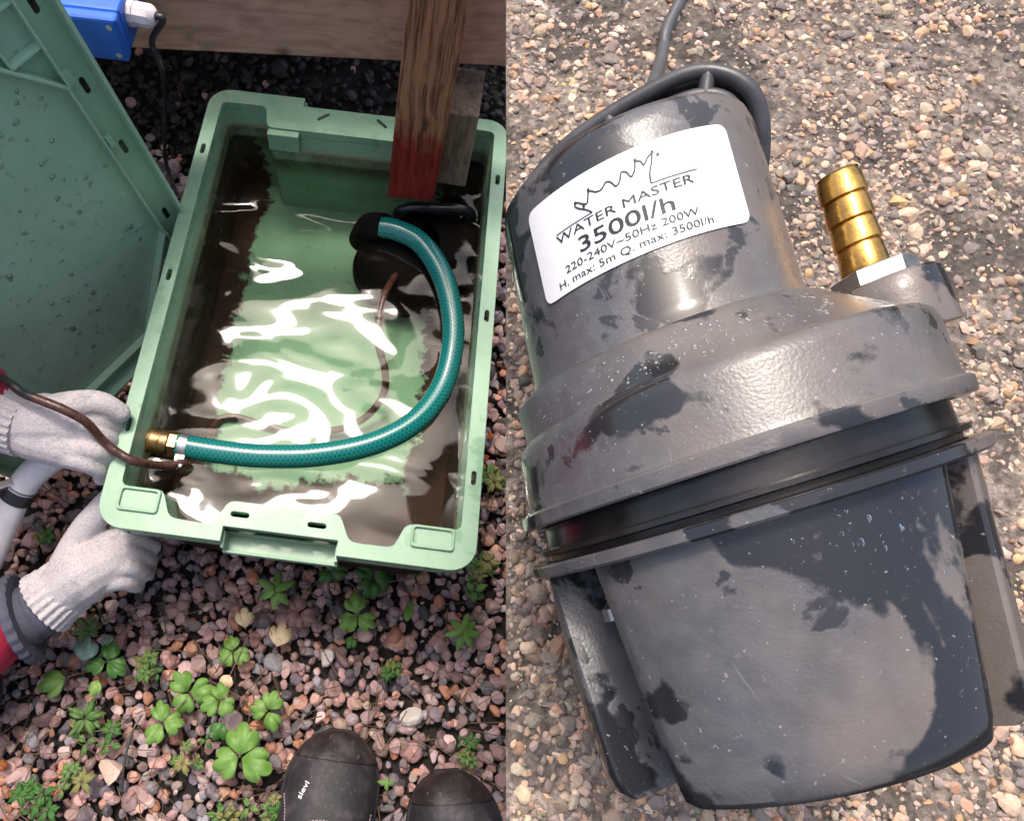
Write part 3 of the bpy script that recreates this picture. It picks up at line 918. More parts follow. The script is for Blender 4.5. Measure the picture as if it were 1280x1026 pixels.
# ------------------------------------------------------------------ white pipe with clamp
wp = [at(176, 536, RIM - .045), at(150, 540, RIM - .04), at(118, 548, RIM - .035), at(88, 560, RIM - .04), at(60, 576, RIM - .05), at(38, 595, RIM - .06), at(20, 622, RIM - .075), at(2, 660, RIM - .09), at(-25, 720, RIM - .11), at(-70, 790, RIM - .13)]
pipe = empty('drain_pipe', tuple(wp[5]), 'smooth white bent drain pipe leaving the crate under the gloved hand', 'pipe')
tube('tube', spline(wp, 8), .0165, M['pipe'], pipe, 24)
q0, q1 = at(22, 603, RIM - .068), at(12, 626, RIM - .078)
sp_ = spline(wp, 8); ii = np.argmin([np.linalg.norm(p - at(17, 616, RIM - .073)) for p in sp_])
dq = sp_[ii + 1] - sp_[ii - 1]; dq /= np.linalg.norm(dq)
collar('clamp_band', [sp_[ii] + dq * s for s in (-.007, -.0069, .0069, .007)], [.0166, .0182, .0182, .0166], M['cable_black'], pipe)
collar('clamp_wire', [sp_[ii] + dq * s for s in (-.0115, -.010, -.0085)], [.0168, .0186, .0168], M['steel'], pipe)
bq = sp_[ii] + np.array([-.006, .006, .020]); bevel(box('clamp_screw', bq, (.016, .009, .007), M['steel'], pipe, .5), .001)

# ------------------------------------------------------------------ person holding the crate
w2 = at(74, 737, .135)
person = empty('person', tuple(at(-150, 800, 0)), 'crouching person in red jacket and white knit gloves holding the crate', 'person')
# upper hand
z1 = RIM + .012
blob('glove', [
    ([at(22, 530, z1), at(58, 528, z1 + .004), at(88, 532, z1 + .002)], [.030, .032, .026]),
    ([at(40, 546, z1), at(80, 558, z1 - .004), at(104, 570, z1 - .010)], [.025, .024, .018]),
    ([at(58, 515, z1 + .010), at(92, 506, z1 + .020), at(124, 504, z1 + .018), at(150, 516, z1 + .004)], [.018, .0155, .0135, .0115]),
    ([at(84, 528, z1 + .004), at(118, 524, z1 + .008), at(142, 532, z1 - .010), at(150, 545, z1 - .034)], [.0135, .0115, .0105, .0095]),
    ([at(88, 543, z1 + .004), at(116, 543, z1 + .006), at(137, 551, z1 - .012), at(140, 562, z1 - .036)], [.0135, .0115, .0105, .0095]),
    ([at(88, 558, z1 + .002), at(114, 562, z1 + .004), at(133, 570, z1 - .014), at(136, 580, z1 - .036)], [.0135, .0115, .0105, .0095]),
    ([at(82, 570, z1 - .002), at(106, 578, z1 - .002), at(124, 588, z1 - .016), at(127, 597, z1 - .034)], [.0125, .0105, .0095, .009]),
], M['glove'], person, .0022, 3)
rib_f = np.array([1 + .035 * (1 if (k // 2) % 2 else -1) for k in range(96)])
tube('glove_cuff', spline([at(34, 533, z1), at(16, 527, z1), at(0, 521, z1)], 6), [.0335] * 4 + [.034] * 3 + [.035] * 3 + [.0355] * 3, M['glove'], person, 96, True, rib_f)
tube('jacket_cuff', spline([at(4, 520, z1), at(-12, 510, z1 + .006), at(-30, 496, z1 + .018)], 5), [.031 + .002 * math.sin(i * 1.3) for i in range(11)], M['cuff'], person, 24)
# lower hand
z2 = .15
blob('glove', [
    ([at(78, 738, z2 - .015), at(108, 714, z2), at(138, 700, z2 + .002)], [.033, .037, .029]),
    ([at(88, 706, z2), at(103, 668, z2 + .014), at(124, 640, z2 + .030), at(141, 620, z2 + .042)], [.024, .0175, .0155, .0135]),
    ([at(122, 684, z2 + .006), at(148, 672, z2 + .012), at(174, 676, z2 + .002), at(192, 682, z2 - .016)], [.0155, .0118, .0108, .0098]),
    ([at(130, 696, z2 + .008), at(158, 689, z2 + .012), at(180, 696, z2 - .008), at(188, 700, z2 - .030)], [.0150, .0120, .0108, .0098]),
    ([at(132, 711, z2 + .006), at(160, 707, z2 + .008), at(178, 714, z2 - .014), at(184, 716, z2 - .036)], [.0150, .0120, .0108, .0098]),
    ([at(126, 727, z2 + .000), at(152, 725, z2 - .000), at(168, 730, z2 - .020), at(172, 731, z2 - .042)], [.0145, .0115, .0102, .0092]),
], M['glove'], person, .0022, 3)
tube('glove_cuff', spline([at(90, 728, z2 - .014), at(72, 742, z2 - .016), at(54, 756, z2 - .018)], 6), [.0345] * 4 + [.035] * 3 + [.0365] * 3 + [.038] * 3, M['glove'], person, 96, True, rib_f)
tube('jacket_cuff', spline([at(62, 750, z2 - .018), at(44, 764, z2 - .02), at(16, 778, z2 - .02)], 6), [.034 + .0016 * math.sin(i * 1.7) for i in range(10)] + [.037, .037, .037], M['cuff'], person, 28)
rib2 = np.array([1 + .02 * (1 if (k // 2) % 2 else -1) for k in range(96)])
tube('sleeve_hem', spline([at(34, 770, z2 - .02), at(22, 775, z2 - .02)], 4), [.050, .052, .052, .052, .051], M['cuff'], person, 96, True, rib2)
# jacket: both sleeves, shoulders and back, off to the side where the person crouches
S1, S2 = at(-34, 492, z1 + .02), at(-30, 792, z2 - .02)
E1, E2 = np.array([-.60, .10, .50]), np.array([-.92, .05, .24])
SH1, SH2 = np.array([-1.02, .24, .64]), np.array([-1.10, .02, .58])
CH = np.array([-1.22, .17, .58]); HP = np.array([-1.38, .10, .26]); NK = np.array([-1.12, .20, .74])
blob('jacket', [([S1, (S1 + E1) / 2 + np.array([0, 0, .01]), E1], [.042, .050, .056]), ([E1, SH1], [.057, .072]),
                ([S2, (S2 + E2) / 2, E2], [.056, .057, .058]), ([E2, SH2], [.060, .074]),
                ([SH1, CH, SH2], [.085, .13, .085]), ([CH, HP], [.14, .15]), ([CH, NK], [.10, .07])], M['red'], person, .012, 4)
skin = simple('skin', (.45, .26, .19), .5, 0, .1, 30, .1); hair = simple('brown_hair', (.06, .035, .02), .6, 0, .3, 200, .5)
hd = NK + np.array([.07, .02, .12])
blob('head', [([NK, hd - np.array([.02, 0, .06])], [.055, .05]), ([hd + np.array([-.01, 0, .03]), hd + np.array([.02, 0, -.05])], [.083, .062]), ([hd + np.array([.07, .0, -.01]), hd + np.array([.082, .0, -.03])], [.010, .013])], skin, person, .008, 4)
blob('hair', [([hd + np.array([-.035, 0, .05]), hd + np.array([-.06, 0, -.03])], [.082, .07])], hair, person, .009, 4)
K1, K2 = at(0, 846, .075), np.array([-.98, .36, .30])
blob('trousers', [([HP, np.array([-1.08, -.02, .20]), K1 + np.array([-.055, -.03, .0])], [.14, .095, .062]), ([K1 + np.array([-.055, -.03, -.0]), np.array([-1.0, -.14, .07])], [.060, .052]),
                  ([HP, np.array([-1.15, .33, .38]), K2], [.13, .09, .07]), ([K2, np.array([-1.08, .36, .08])], [.065, .05])], M['trouser'], person, .010, 4)
for p_, d_ in ((np.array([-1.04, -.16, 0]), .3), (np.array([-1.06, .37, 0]), .1)):
    blob('shoe', [([p_ + np.array([-.08, 0, .05]), p_ + np.array([.12, .02 + d_ * .1, .045])], [.05, .045])], M['leather'], person, .008, 4)

# ------------------------------------------------------------------ the photographer's boots
def boot_z(u, t):      # u -1..1 across, t metres from the toe: height of the upper
    hgt = (.030 + .036 * (1 - math.exp(-t / .030))) + max(0, t - .085) * .55
    return .018 + hgt * (max(0.0, 1 - abs(u) ** 2.6)) ** .5
def boot_w(t): return .056 * min(1.0, (max(0, 1 - (1 - min(t, .075) / .075) ** 2.3)) ** .5) * (1 - .12 * max(0, (t - .10) / .17))
def make_boot(tip, head, parent, mirror):
    a = math.atan2(head[1], head[0]) - math.pi / 2
    ca, sa = math.cos(a), math.sin(a)
    def Wd(x, y, z): return np.array([tip[0] + x * ca - y * sa, tip[1] + x * sa + y * ca, z])
    def shell(name, ts, off, mat, parent2=None):
        v, f = [], []; n = 26
        for t in ts:
            w = boot_w(t) + off
            for k in range(n + 1):
                u = math.cos(math.pi * (1 - k / n))
                bend = mirror * .012 * min(1, t / .2)
                v.append(Wd(u * w + bend, -t, (boot_z(u, t) + off) if 0 < k < n else .016))
        m_ = n + 1
        for i in range(len(ts) - 1):
            for k in range(n): f.append((i * m_ + k, i * m_ + k + 1, (i + 1) * m_ + k + 1, (i + 1) * m_ + k))
        f.append(tuple(range(m_))); f.append(tuple((len(ts) - 1) * m_ + k for k in range(n, -1, -1)))
        return mk(name, v, f, mat, parent2 if parent2 else parent, True, 60)
    ts = [.0015, .003, .006, .010, .016, .023, .032, .042, .055, .07, .085, .10, .12, .14, .16, .19, .22, .25, .27]
    up = shell('upper', ts, 0, M['leather'])
    tc_ = [.0004, .0015, .003, .006, .010, .016, .022, .028, .032]
    cap = shell('toe_cap', tc_, .0022, M['toecap'])
    v, f = [], []; n = 16; ol = []
    for t in ts: ol.append((-boot_w(t) - .003, -t, t))
    for t in ts[::-1]: ol.append((boot_w(t) + .003, -t, t))
    for z in (.0135, .026): v += [Wd(p[0] + mirror * .012 * min(1, p[2] / .2), p[1] + (.0025 if p[2] < .002 else 0), z) for p in ol]
    m_ = len(ol)
    f = [(k, (k + 1) % m_, m_ + (k + 1) % m_, m_ + k) for k in range(m_)] + [tuple(range(m_ - 1, -1, -1)), tuple(range(m_, 2 * m_))]
    bevel(mk('sole', v, f, M['sole'], parent), .003)
    def surf(u, t, lift=.0006): return Wd(u * boot_w(t) + mirror * .012 * min(1, t / .2), -t, boot_z(u, t) + lift)
    return surf
def dashes(surf, path, per=.004, name='stitching', parent=None):
    V, Fc = [], []
    P = [np.array(surf(u, t, .0006)) for u, t in path]
    S = spline(P, 20)
    ln = np.r_[0, np.cumsum(np.linalg.norm(np.diff(S, axis=0), axis=1))]
    for s in np.arange(0, ln[-1], per):
        a = np.array([np.interp(s, ln, S[:, i]) for i in range(3)]); b = np.array([np.interp(min(s + per * .6, ln[-1]), ln, S[:, i]) for i in range(3)])
        if np.linalg.norm(b - a) < 1e-5: continue
        v, f = tube_vf([a, b], .00045, 4); o = len(V); V += v; Fc += [tuple(k + o for k in q) for q in f]
    mk(name, V, Fc, M['thread'], parent)

def text_mesh(body, width=None, height=None, bold=0.0):
    cu = bpy.data.curves.new('lettering', 'FONT'); cu.body = body; cu.align_x = 'CENTER'; cu.size = 1.0; cu.offset = bold; cu.resolution_u = 3
    ob = bpy.data.objects.new('lettering_source', cu); coll.objects.link(ob)
    dg = bpy.context.evaluated_depsgraph_get(); dg.update()
    me = bpy.data.meshes.new_from_object(ob.evaluated_get(dg))
    bpy.data.objects.remove(ob); bpy.data.curves.remove(cu)
    v = np.array([p.co[:] for p in me.vertices]); f = [tuple(p.vertices) for p in me.polygons]
    bpy.data.meshes.remove(me)
    w = v[:, 0].max() - v[:, 0].min(); v[:, 0] -= (v[:, 0].max() + v[:, 0].min()) / 2
    if width: v[:, 0] *= width / w
    h = .73
    v[:, 1] *= (height / h) if height else (width / w)
    return v, f

photog = empty('person', tuple(at(490, 1120, 0)), 'standing person in black boots with pink stitching at the edge of the gravel', 'person')
P1, P2 = at(427, 912, .03), at(560, 962, .03)
h1 = at(427, 912, .03) - at(414, 1010, .03); h2 = at(560, 962, .03) - at(566, 1040, .03)
for P_, h_, mi in ((P1, h1, -1), (P2, h2, 1)):
    bt = bpy.data.objects.new('boot', None); bt.location = (0, 0, 0); coll.objects.link(bt); bt.parent = photog
    bt.matrix_parent_inverse = Matrix.Translation(-Vector(photog.location))
    class _B: pass
    sf = None
    # parts of this boot hang under it (world coordinates kept)
    def _mk_parent(): return bt
    old_link = link
    a_surf = make_boot(P_, h_, bt, mi)
    for ch in list(bt.children): ch.matrix_parent_inverse = Matrix.Identity(4)
    dashes(a_surf, [(-.55, .112), (-.40, .098), (0, .092), (.40, .098), (.55, .112)], parent=bt)
    dashes(a_surf, [(-.52, .116), (-.38, .102), (0, .096), (.38, .102), (.52, .116)], parent=bt)
    dashes(a_surf, [(-.93, .075), (-.80, .095), (-.72, .125)], parent=bt)
    if mi == -1: dashes(a_surf, [(.93, .085), (.90, .11)], parent=bt)
    tv, tf = text_mesh('sievi', .019, .0062, .012)
    u0, t0 = (-.52, .066) if mi == -1 else (.55, .075)
    lv = []
    for x, y, z in tv:
        y -= .002
        aa = math.radians(72)
        dx, dy = x * math.cos(aa) - y * math.sin(aa), x * math.sin(aa) + y * math.cos(aa)
        t = t0 - dy; lv.append(a_surf(u0 + dx / boot_w(t0), t, .0009))
    mk('lettering', lv, tf, M['print_white'], bt)
    for ch in list(bt.children): ch.matrix_parent_inverse = Matrix.Identity(4)
    hh = h_ / np.linalg.norm(h_)
    ank = P_ - hh * .205
# trouser legs
def back(P_, h_, d, z): 
    hh = h_[:2] / np.linalg.norm(h_[:2]); return np.array([P_[0] - hh[0] * d, P_[1] - hh[1] * d, z])
blob('trousers', [([back(P1, h1, .215, .10), back(P1, h1, .235, .45), back(P1, h1, .26, .82)], [.062, .07, .09]),
                  ([back(P2, h2, .215, .10), back(P2, h2, .235, .45), back(P2, h2, .26, .82)], [.062, .07, .09]),
                  ([back(P1, h1, .27, .86), back(P2, h2, .27, .86)], [.10, .10])], M['trouser'], photog, .012, 4)

# ------------------------------------------------------------------ plants
def leaflet(width, length, lobes, curl, seed):
    r_ = random.Random(seed); n = 36; pts = []
    for k in range(n + 1):
        t = k / n
        a = (t - .5) * 2
        # fan outline with rounded lobes at the tip
        th = a * 1.12
        rr = length * (.66 + .34 * math.cos(a * 1.35)) * (.74 + .26 * abs(math.cos(a * math.pi * 1.5 + r_.uniform(-.05, .05) * 0)) ** .5)
        pts.append((rr * math.sin(th) * width / length * 1.15, rr * math.cos(th)))
    v = [(0, 0, 0)]; f = []
    for s in (.55, 1.0):
        for x, y in pts:
            v.append((x * s, y * s, -curl * (s * s) * length * (.35 + .5 * (x / max(width, 1e-6)) ** 2) + .05 * length * s * math.sin(6 * x / width)))
    m_ = len(pts)
    for k in range(m_ - 1):
        f.append((0, 1 + k + 1, 1 + k)); f.append((1 + k, 1 + k + 1, 1 + m_ + k + 1, 1 + m_ + k))
    return np.array(v), f
def pointed(width, length, curl, seed):
    n = 8; v, f = [], []
    for i in range(n + 1):
        t = i / n; w = width * math.sin(math.pi * (t * .92 + .04)) ** .9 * (1 - .25 * t)
        for s in (-1, 0, 1): v.append((s * w * .5, t * length, -curl * t * t * length + abs(s) * .12 * w))
    for i in range(n):
        for s in range(2): f.append((i * 3 + s, i * 3 + s + 1, i * 3 + s + 4, i * 3 + s + 3))
    return np.array(v), f
def put(vv, c, rot, tilt, tdir):
    Rm = np.array((Euler((0, 0, rot)).to_matrix()))
    ax = Vector((math.cos(tdir), math.sin(tdir), 0)); Tm = np.array(Matrix.Rotation(tilt, 3, ax))
    return (vv @ Rm.T) @ Tm.T + np.array(c)
seedc = [0]
def tri_leaf(parent, c, size, rot, mat, base, n=3, lobes=3, wf=1.0):
    V, Fc = [], []
    seedc[0] += 1; r_ = random.Random(seedc[0]); size *= r_.uniform(.82, 1.12)
    tilt, td = r_.uniform(-.25, .25), r_.uniform(0, 6)
    for k in range(n):
        a = rot + (k - (n - 1) / 2) * (2 * math.pi / max(3, n) if n > 1 else 0) + r_.uniform(-.2, .2)
        vv, ff = leaflet(size * wf * r_.uniform(.60, .78), size * r_.uniform(.82, 1.1), lobes, r_.uniform(.02, .16), seedc[0] * 10 + k)
        vv = vv + np.array([0, size * .06, 0])
        vv = put(vv, c, a, tilt, td); o = len(V); V += list(vv); Fc += [tuple(i + o for i in q) for q in ff]
    lf = mk('leaf', V, Fc, mat, parent, True, 180)
    md = lf.modifiers.new('thickness', 'SOLIDIFY'); md.thickness = .0005
    if base is not None:
        mid = (np.array(base) + np.array(c)) / 2 + np.array([0, 0, .008])
        tube('stem', spline([base, mid, np.array(c) - np.array([0, 0, .001])], 6), .0007, M['leaf_purple'], parent, 5)
def point_leaf(parent, c, L, w, rot, mat, tilt=0):
    seedc[0] += 1
    vv, ff = pointed(w, L, .25, seedc[0]); vv = put(vv, c, rot, tilt, rot)
    lf = mk('leaf', list(vv), ff, mat, parent, True, 180); md = lf.modifiers.new('thickness', 'SOLIDIFY'); md.thickness = .0005

PXM = 1.02 / 930     # metres per photo pixel at the gravel, roughly
def plant(name, basepx, label, cat='plant', group=None): return empty(name, tuple(at(*basepx, .012)), label, cat, group)
def cluster(name, basepx, label, items, zl=.045):
    p = plant(name, basepx, label)
    b = at(*basepx, .012)
    for (x, y, s, rot, mat, n) in items:
        tri_leaf(p, at(x, y, zl + .012 * math.sin(x * 1.7)), s * PXM, rot, M[mat], b, n)
    return p
cluster('columbine', (262, 850), 'largest leafy columbine with fresh green three part leaves on the open gravel', [
    (291, 814, 25, .3, 'leaf', 3), (236, 865, 24, .9, 'leaf', 3), (274, 876, 24, 0, 'leaf', 3), (335, 888, 27, -.4, 'leaf', 3), (300, 946, 33, .1, 'leaf', 3), (203, 903, 22, 2.6, 'leaf', 3), (281, 902, 24, 2.9, 'leaf_dark', 1)])
cluster('columbine', (330, 760), 'columbine with faded pale pink leaves beside the crate handle', [
    (306, 786, 29, .1, 'leaf_pink', 1), (346, 810, 32, -.2, 'leaf_pink', 1), (374, 766, 21, .4, 'leaf_purple', 3), (288, 842, 17, 2.8, 'leaf_pink', 1)])
cluster('columbine', (448, 738), 'columbine with green leaves under the front edge of the crate', [
    (447, 768, 27, .2, 'leaf', 3), (443, 795, 18, 2.6, 'leaf_dark', 1), (415, 712, 24, .2, 'leaf_dark', 3), (468, 722, 24, .8, 'leaf_dark', 3), (513, 722, 20, -.3, 'leaf_dark', 1)], .04)
cluster('columbine', (118, 838), 'columbine with one blue grey leaf beside the red sleeve', [
    (104, 828, 27, .15, 'leaf_blue', 1), (128, 812, 20, -.3, 'leaf_blue', 1), (133, 826, 23, .1, 'leaf_dark', 3), (84, 846, 30, 1.9, 'leaf', 1), (123, 848, 20, 3.0, 'leaf', 1)])
def parsley(basepx, label, n, spread, mat='leaf', s=11):
    p = plant('seedling', basepx, label); b = at(*basepx, .012); r_ = random.Random(basepx[0])
    for k in range(n):
        x, y = basepx[0] + r_.uniform(-1, 1) * spread[0], basepx[1] + r_.uniform(-1, 1) * spread[1]
        tri_leaf(p, at(x, y, .020 + r_.uniform(0, .016)), s * r_.uniform(.8, 1.5) * PXM, r_.uniform(0, 6.28), M[r_.choice([mat, mat, 'leaf_dark', 'leaf_dry'])], b, r_.choice([3, 5, 5]), 3, .55)
parsley((110, 915), 'lacy leaved seedling with many small green leaflets left of the thin dark twig', 9, (34, 18), 'leaf_mid', 13)
parsley((88, 972), 'yellowish small leaved seedling above the orange fallen leaves', 6, (14, 16), 'leaf_mid', 11)
parsley((330, 1012), 'small seedling touching the side of the larger lettered boot', 7, (20, 14), 'leaf_mid', 11)
parsley((190, 835), 'small toothed seedling between the blue grey leaf and the largest columbine', 6, (12, 14), 'leaf_mid', 11)
parsley((112, 786), 'tiny pale seedling just below the white glove cuff', 4, (16, 6), 'leaf_mid', 11)
parsley((240, 940), 'sparse seedling between the thin dark twig and the lowest columbine leaves', 6, (24, 16), 'leaf_mid', 8)
parsley((590, 940), 'sparse seedling on the gravel above the smaller right boot', 5, (14, 14), 'leaf_mid', 8)
parsley((488, 838), 'tiny tufted seedling on the gravel below the green toothed leaf', 4, (5, 8), 'leaf_mid', 8)
parsley((52, 680), 'small seedling between the white pipe and the lower glove', 4, (8, 14), 'leaf_mid', 11)
parsley((606, 710), 'bright seedling beside the rounded corner of the crate', 6, (10, 10), 'leaf_mid', 12)
parsley((594, 737), 'smaller bright clover like seedling just below the crate corner', 4, (8, 8), 'leaf_mid', 11)
parsley((616, 598), 'green seedling beside the long rim of the crate near orange leaves', 6, (8, 12), 'leaf_mid', 12)
parsley((285, 1012), 'light green seedling in the gravel left of the lettered boot', 6, (18, 14), 'leaf_mid', 10)
parsley((40, 1000), 'low dark seedling among the orange fallen leaves', 7, (26, 18), 'leaf_dark', 11)
def rosette(basepx, label, n, L, w, mat='leaf', z=.03):
    p = plant('weed', basepx, label); r_ = random.Random(basepx[0] + 3)
    tube('stem', [at(*basepx, .008), at(*basepx, z)], .0012, M['leaf_dark'], p, 6)
    for k in range(n): point_leaf(p, at(*basepx, z + .004 * (k % 3)), L * r_.uniform(.75, 1.1) * PXM, w * PXM, k * 2 * math.pi / n + r_.uniform(-.2, .2), M[mat], r_.uniform(-.3, .2))
rosette((580, 789), 'bright rosette of pointed green leaves on the gravel beside the crate end', 7, 24, 10)
rosette((344, 738), 'pointed leaf weed under the crate handle', 6, 28, 11, 'leaf', .04)
rosette((483, 979), 'very small pointed weed between the two boots', 4, 10, 5)
rosette((508, 776), 'single toothed green leaf with a brown tip on the gravel', 1, 34, 14, 'leaf')
for (x, y, s, r_) in ((615, 551, 13, .4), (612, 570, 14, 2.0), (8, 962, 16, 1.0), (22, 985, 12, 2.5)):
    lv, lf = leaflet(s * PXM * .5, s * PXM, 3, .3, x); c = at(x, y, .024)
    o = mk('fallen_leaf', list(put(lv, c, r_, .3, r_)), lf, M['orange_leaf'], None, True, 180); o.modifiers.new('thickness', 'SOLIDIFY').thickness = .0005
    tag(o, {615: 'orange fallen leaf beside the long crate rim, farther from the green seedling', 612: 'orange fallen leaf beside the long crate rim, next to the green seedling',
            8: 'larger orange fallen leaf by the low dark seedling', 22: 'smaller orange fallen leaf by the low dark seedling'}[x], 'leaf', 'orange fallen leaves')

# ------------------------------------------------------------------ raised bed with the second pump
PO = np.array([0.13046904 - .0026, 0.0965088 - .0008, -0.26518537 - .0015]) + CAMP       # flange centre of the pump
PM = np.array([[0.84140038, 0.41964827, -0.34050071], [0.21947818, 0.31041655, 0.92491670], [0.49383675, -0.85295773, 0.16908097]])
_x, _a = PM[:, 0].copy(), PM[:, 2].copy()
PHI = math.radians(4.5)
PM[:, 0] = math.cos(PHI) * _x + math.sin(PHI) * _a
PM[:, 2] = -math.sin(PHI) * _x + math.cos(PHI) * _a
NB = np.array([0, 0, 1.0]) - PM[:, 2] * PM[2, 2]
NB /= np.linalg.norm(NB)
BP = PO - NB * .0815                                             # a point of the bed's surface
def on_bed(px, py, lift=0.0):
    d = ray(px, py); return CAMP + d * (((BP + NB * lift - CAMP) @ NB) / (d @ NB))
q = [on_bed(632.5, 1075), on_bed(1420, 1075), on_bed(1420, -45), on_bed(632.5, -45)]
def bed_bottom(p, k):
    return np.array([p[0] + k, p[1], .0])
bot = [bed_bottom(q[0], .22), bed_bottom(q[1], .03), bed_bottom(q[2], -.02), bed_bottom(q[3], .28)]
top = [p - NB * .0 for p in q]
v = top + bot
f = [(0, 1, 2, 3), (7, 6, 5, 4), (0, 4, 5, 1), (1, 5, 6, 2), (2, 6, 7, 3), (3, 7, 4, 0)]
bed = mk('raised_ground', v, f, None)
bed.data.materials.append(M['asphalt']); bed.data.materials.append(M['concrete'])
for i, p in enumerate(bed.data.polygons): p.material_index = 0 if i == 0 else 1
bed['kind'] = 'structure'
PAL2 = np.array([(.40, .34, .28), (.34, .28, .24), (.46, .36, .29), (.24, .22, .21), (.15, .145, .145), (.50, .46, .40), (.42, .28, .20), (.30, .27, .25), (.20, .19, .20), (.46, .33, .20)])
PW2 = np.array([.16, .15, .10, .14, .10, .08, .06, .12, .06, .03]); PW2 /= PW2.sum()
ex = (q[1] - q[0]) / np.linalg.norm(q[1] - q[0]); ey = np.cross(NB, ex)
def inside_bed(p, mrg):
    s = 0
    for i in range(4):
        a, b = q[i], q[(i + 1) % 4]; e_ = (b - a) / np.linalg.norm(b - a); nn_ = np.cross(NB, e_)
        if (p - a) @ nn_ < mrg: return False
    return True
pos, size = [], []
N_ = 23000
for i in range(N_):
    px_, py_ = rng.uniform(634, 1330), rng.uniform(-30, 1060)
    # denser sampling where a pixel covers more ground
    sz = .0009 + .0029 * rng.random() ** 1.9 + (.0042 * rng.random() if rng.random() < .06 else 0)
    p = on_bed(px_, py_)
    if not inside_bed(p, sz * 1.0): continue
    if math.sin(p[0] * 31 + 2 * math.sin(p[1] * 17)) * math.sin(p[1] * 27 + 1.0) > .35 and rng.random() < .6: continue
    pos.append(p - NB * sz * rng.uniform(-.1, .45)); size.append(sz)
pos = np.array(pos); size = np.array(size)
cols = PAL2[rng.choice(len(PAL2), len(pos), p=PW2)] * np.array([1.27, 1.10, .97]) * rng.uniform(.5, 1.2, (len(pos), 1)) * rng.uniform(.95, 1.05, (len(pos), 3))
ag = stones('aggregate', pos, size, cols, M['stone2'], (.45, .8), 5, False)
tag(ag, 'fine beige and grey aggregate on the raised ground under the label pump', 'aggregate', kind='stuff')

pump = empty('water_pump', tuple(BP), 'grey water pump with white label lying wet on the raised aggregate', 'pump')
LEAN = .135      # the housings lean slightly to the outlet side
def PL(v): return [PO + PM @ np.array((p[0] + LEAN * p[2], p[1], p[2]), float) for p in v]
def pmk(name, v, f, mat, parent=None, smooth=True, angle=35): return mk(name, PL(v), f, mat, parent or pump, smooth, angle)
MX = -.0118; MR = .0525
mrings = [(.050, MR + .003, MX, 0), (.056, MR + .001, MX, 0), (.060, MR, MX, 0), (.10, MR - .0005, MX, 0), (.1245, MR - .001, MX, 0), (.1295, MR - .002, MX, 0), (.1325, MR - .005, MX, 0), (.134, MR - .010, MX, 0), (.1345, .02, MX, 0)]
v, f = loft_vf(mrings, 96); pmk('motor_housing', v, f, M['pump'])
brings = [(.0105, .0780, 0, 0), (.013, .0772, 0, 0), (.030, .0762, 0, 0), (.0335, .0752, 0, 0), (.0355, .0732, 0, 0), (.0368, .0705, -.001, 0), (.046, .0645, -.0085, 0), (.0505, .0615, MX, 0), (.0525, .0595, MX, 0), (.0535, .0575, MX, 0)]
v, f = loft_vf(brings, 120); pmk('volute_body', v, f, M['pump'])
v, f = loft_vf([(.0046, .0735, 0, 0), (.0046, .0795, 0, 0), (.0053, .0800, 0, 0), (.0095, .0800, 0, 0), (.0104, .0792, 0, 0), (.0104, .077, 0, 0)], 120, False, False); pmk('upper_flange', v, f, M['pump'])
v, f = loft_vf([(-.0128, .073, 0, 0), (-.0128, .0790, 0, 0), (-.0120, .0798, 0, 0), (-.0090, .0800, 0, 0), (-.0085, .0792, 0, 0), (-.0085, .0735, 0, 0)], 120, False, False); pmk('lower_flange', v, f, M['pump'])
v, f = loft_vf([(-.0095, .0722, 0, 0), (-.0062, .0726, 0, 0), (-.0056, .0752, 0, 0), (-.0040, .0752, 0, 0), (-.0034, .0722, 0, 0), (.0095, .0715, 0, 0)], 120); pmk('seal_groove', v, f, M['groove'])
# strainer base: broad front shield, deep grooves with screws, fins
zl = [-.0122, -.02, -.035, -.05, -.065, -.08, -.086, -.0885]
def smooth01(a, b, x): t = min(1, max(0, (x - a) / (b - a))); return t * t * (3 - 2 * t)
def base_keys(z):
    t = (z - zl[0]) / (-.0885 - zl[0])
    sh, gr_, fin, bk = .0735 - .003 * t, .050, .0745 - .003 * t, .070 - .004 * t
    L0, R0 = -42 + 11 * t, 54 - 8 * t
    l0, l1, r0, r1 = -80 + 20 * t, -68 + 18 * t, 64 - 4 * t, 77 - 5 * t
    return [(-180, bk, 24), (l0 - 20, bk, 2), (l0 - 17, gr_, 6), (l0 - 2, gr_, 2), (l0 - .8, fin - .0012, 2), (l0 + 1, fin, 5), (l1 - 1, fin, 2), (l1, fin - .001, 2), (l1 + 1, gr_, 6), (L0 - 3, gr_, 2), (L0, sh - .004, 3), (L0 + 1.6, sh - .0013, 3), (L0 + 5, sh, 60),
            (R0 - 3, sh, 3), (R0 - .8, sh - .0009, 2), (R0, sh - .003, 2), (R0 + 1.2, gr_, 5), (r0 - 1.2, gr_, 2), (r0, fin - .001, 2), (r0 + 1, fin, 5), (r1 - 1, fin, 2), (r1, fin - .001, 2), (r1 + 2, gr_, 6), (r1 + 17, gr_, 2), (r1 + 20, bk, 22), (180, bk, 0)]
v, f = [], []
for z in zl:
    ins = {-.086: .001, -.0885: .004}.get(z, 0); K = base_keys(z); nth = 0
    for (t0, r0_, n_), (t1, r1_, _) in zip(K[:-1], K[1:]):
        for k in range(n_):
            th, r_ = t0 + (t1 - t0) * k / n_, r0_ + (r1_ - r0_) * k / n_ - ins; a = math.radians(th); nth += 1
            v.append((r_ * math.sin(a), -r_ * math.cos(a), z))
for i in range(len(zl) - 1):
    for k in range(nth):
        k2 = (k + 1) % nth; f.append((i * nth + k, (i + 1) * nth + k, (i + 1) * nth + k2, i * nth + k2))
f.append(tuple((len(zl) - 1) * nth + k for k in range(nth - 1, -1, -1))); f.append(tuple(range(nth)))
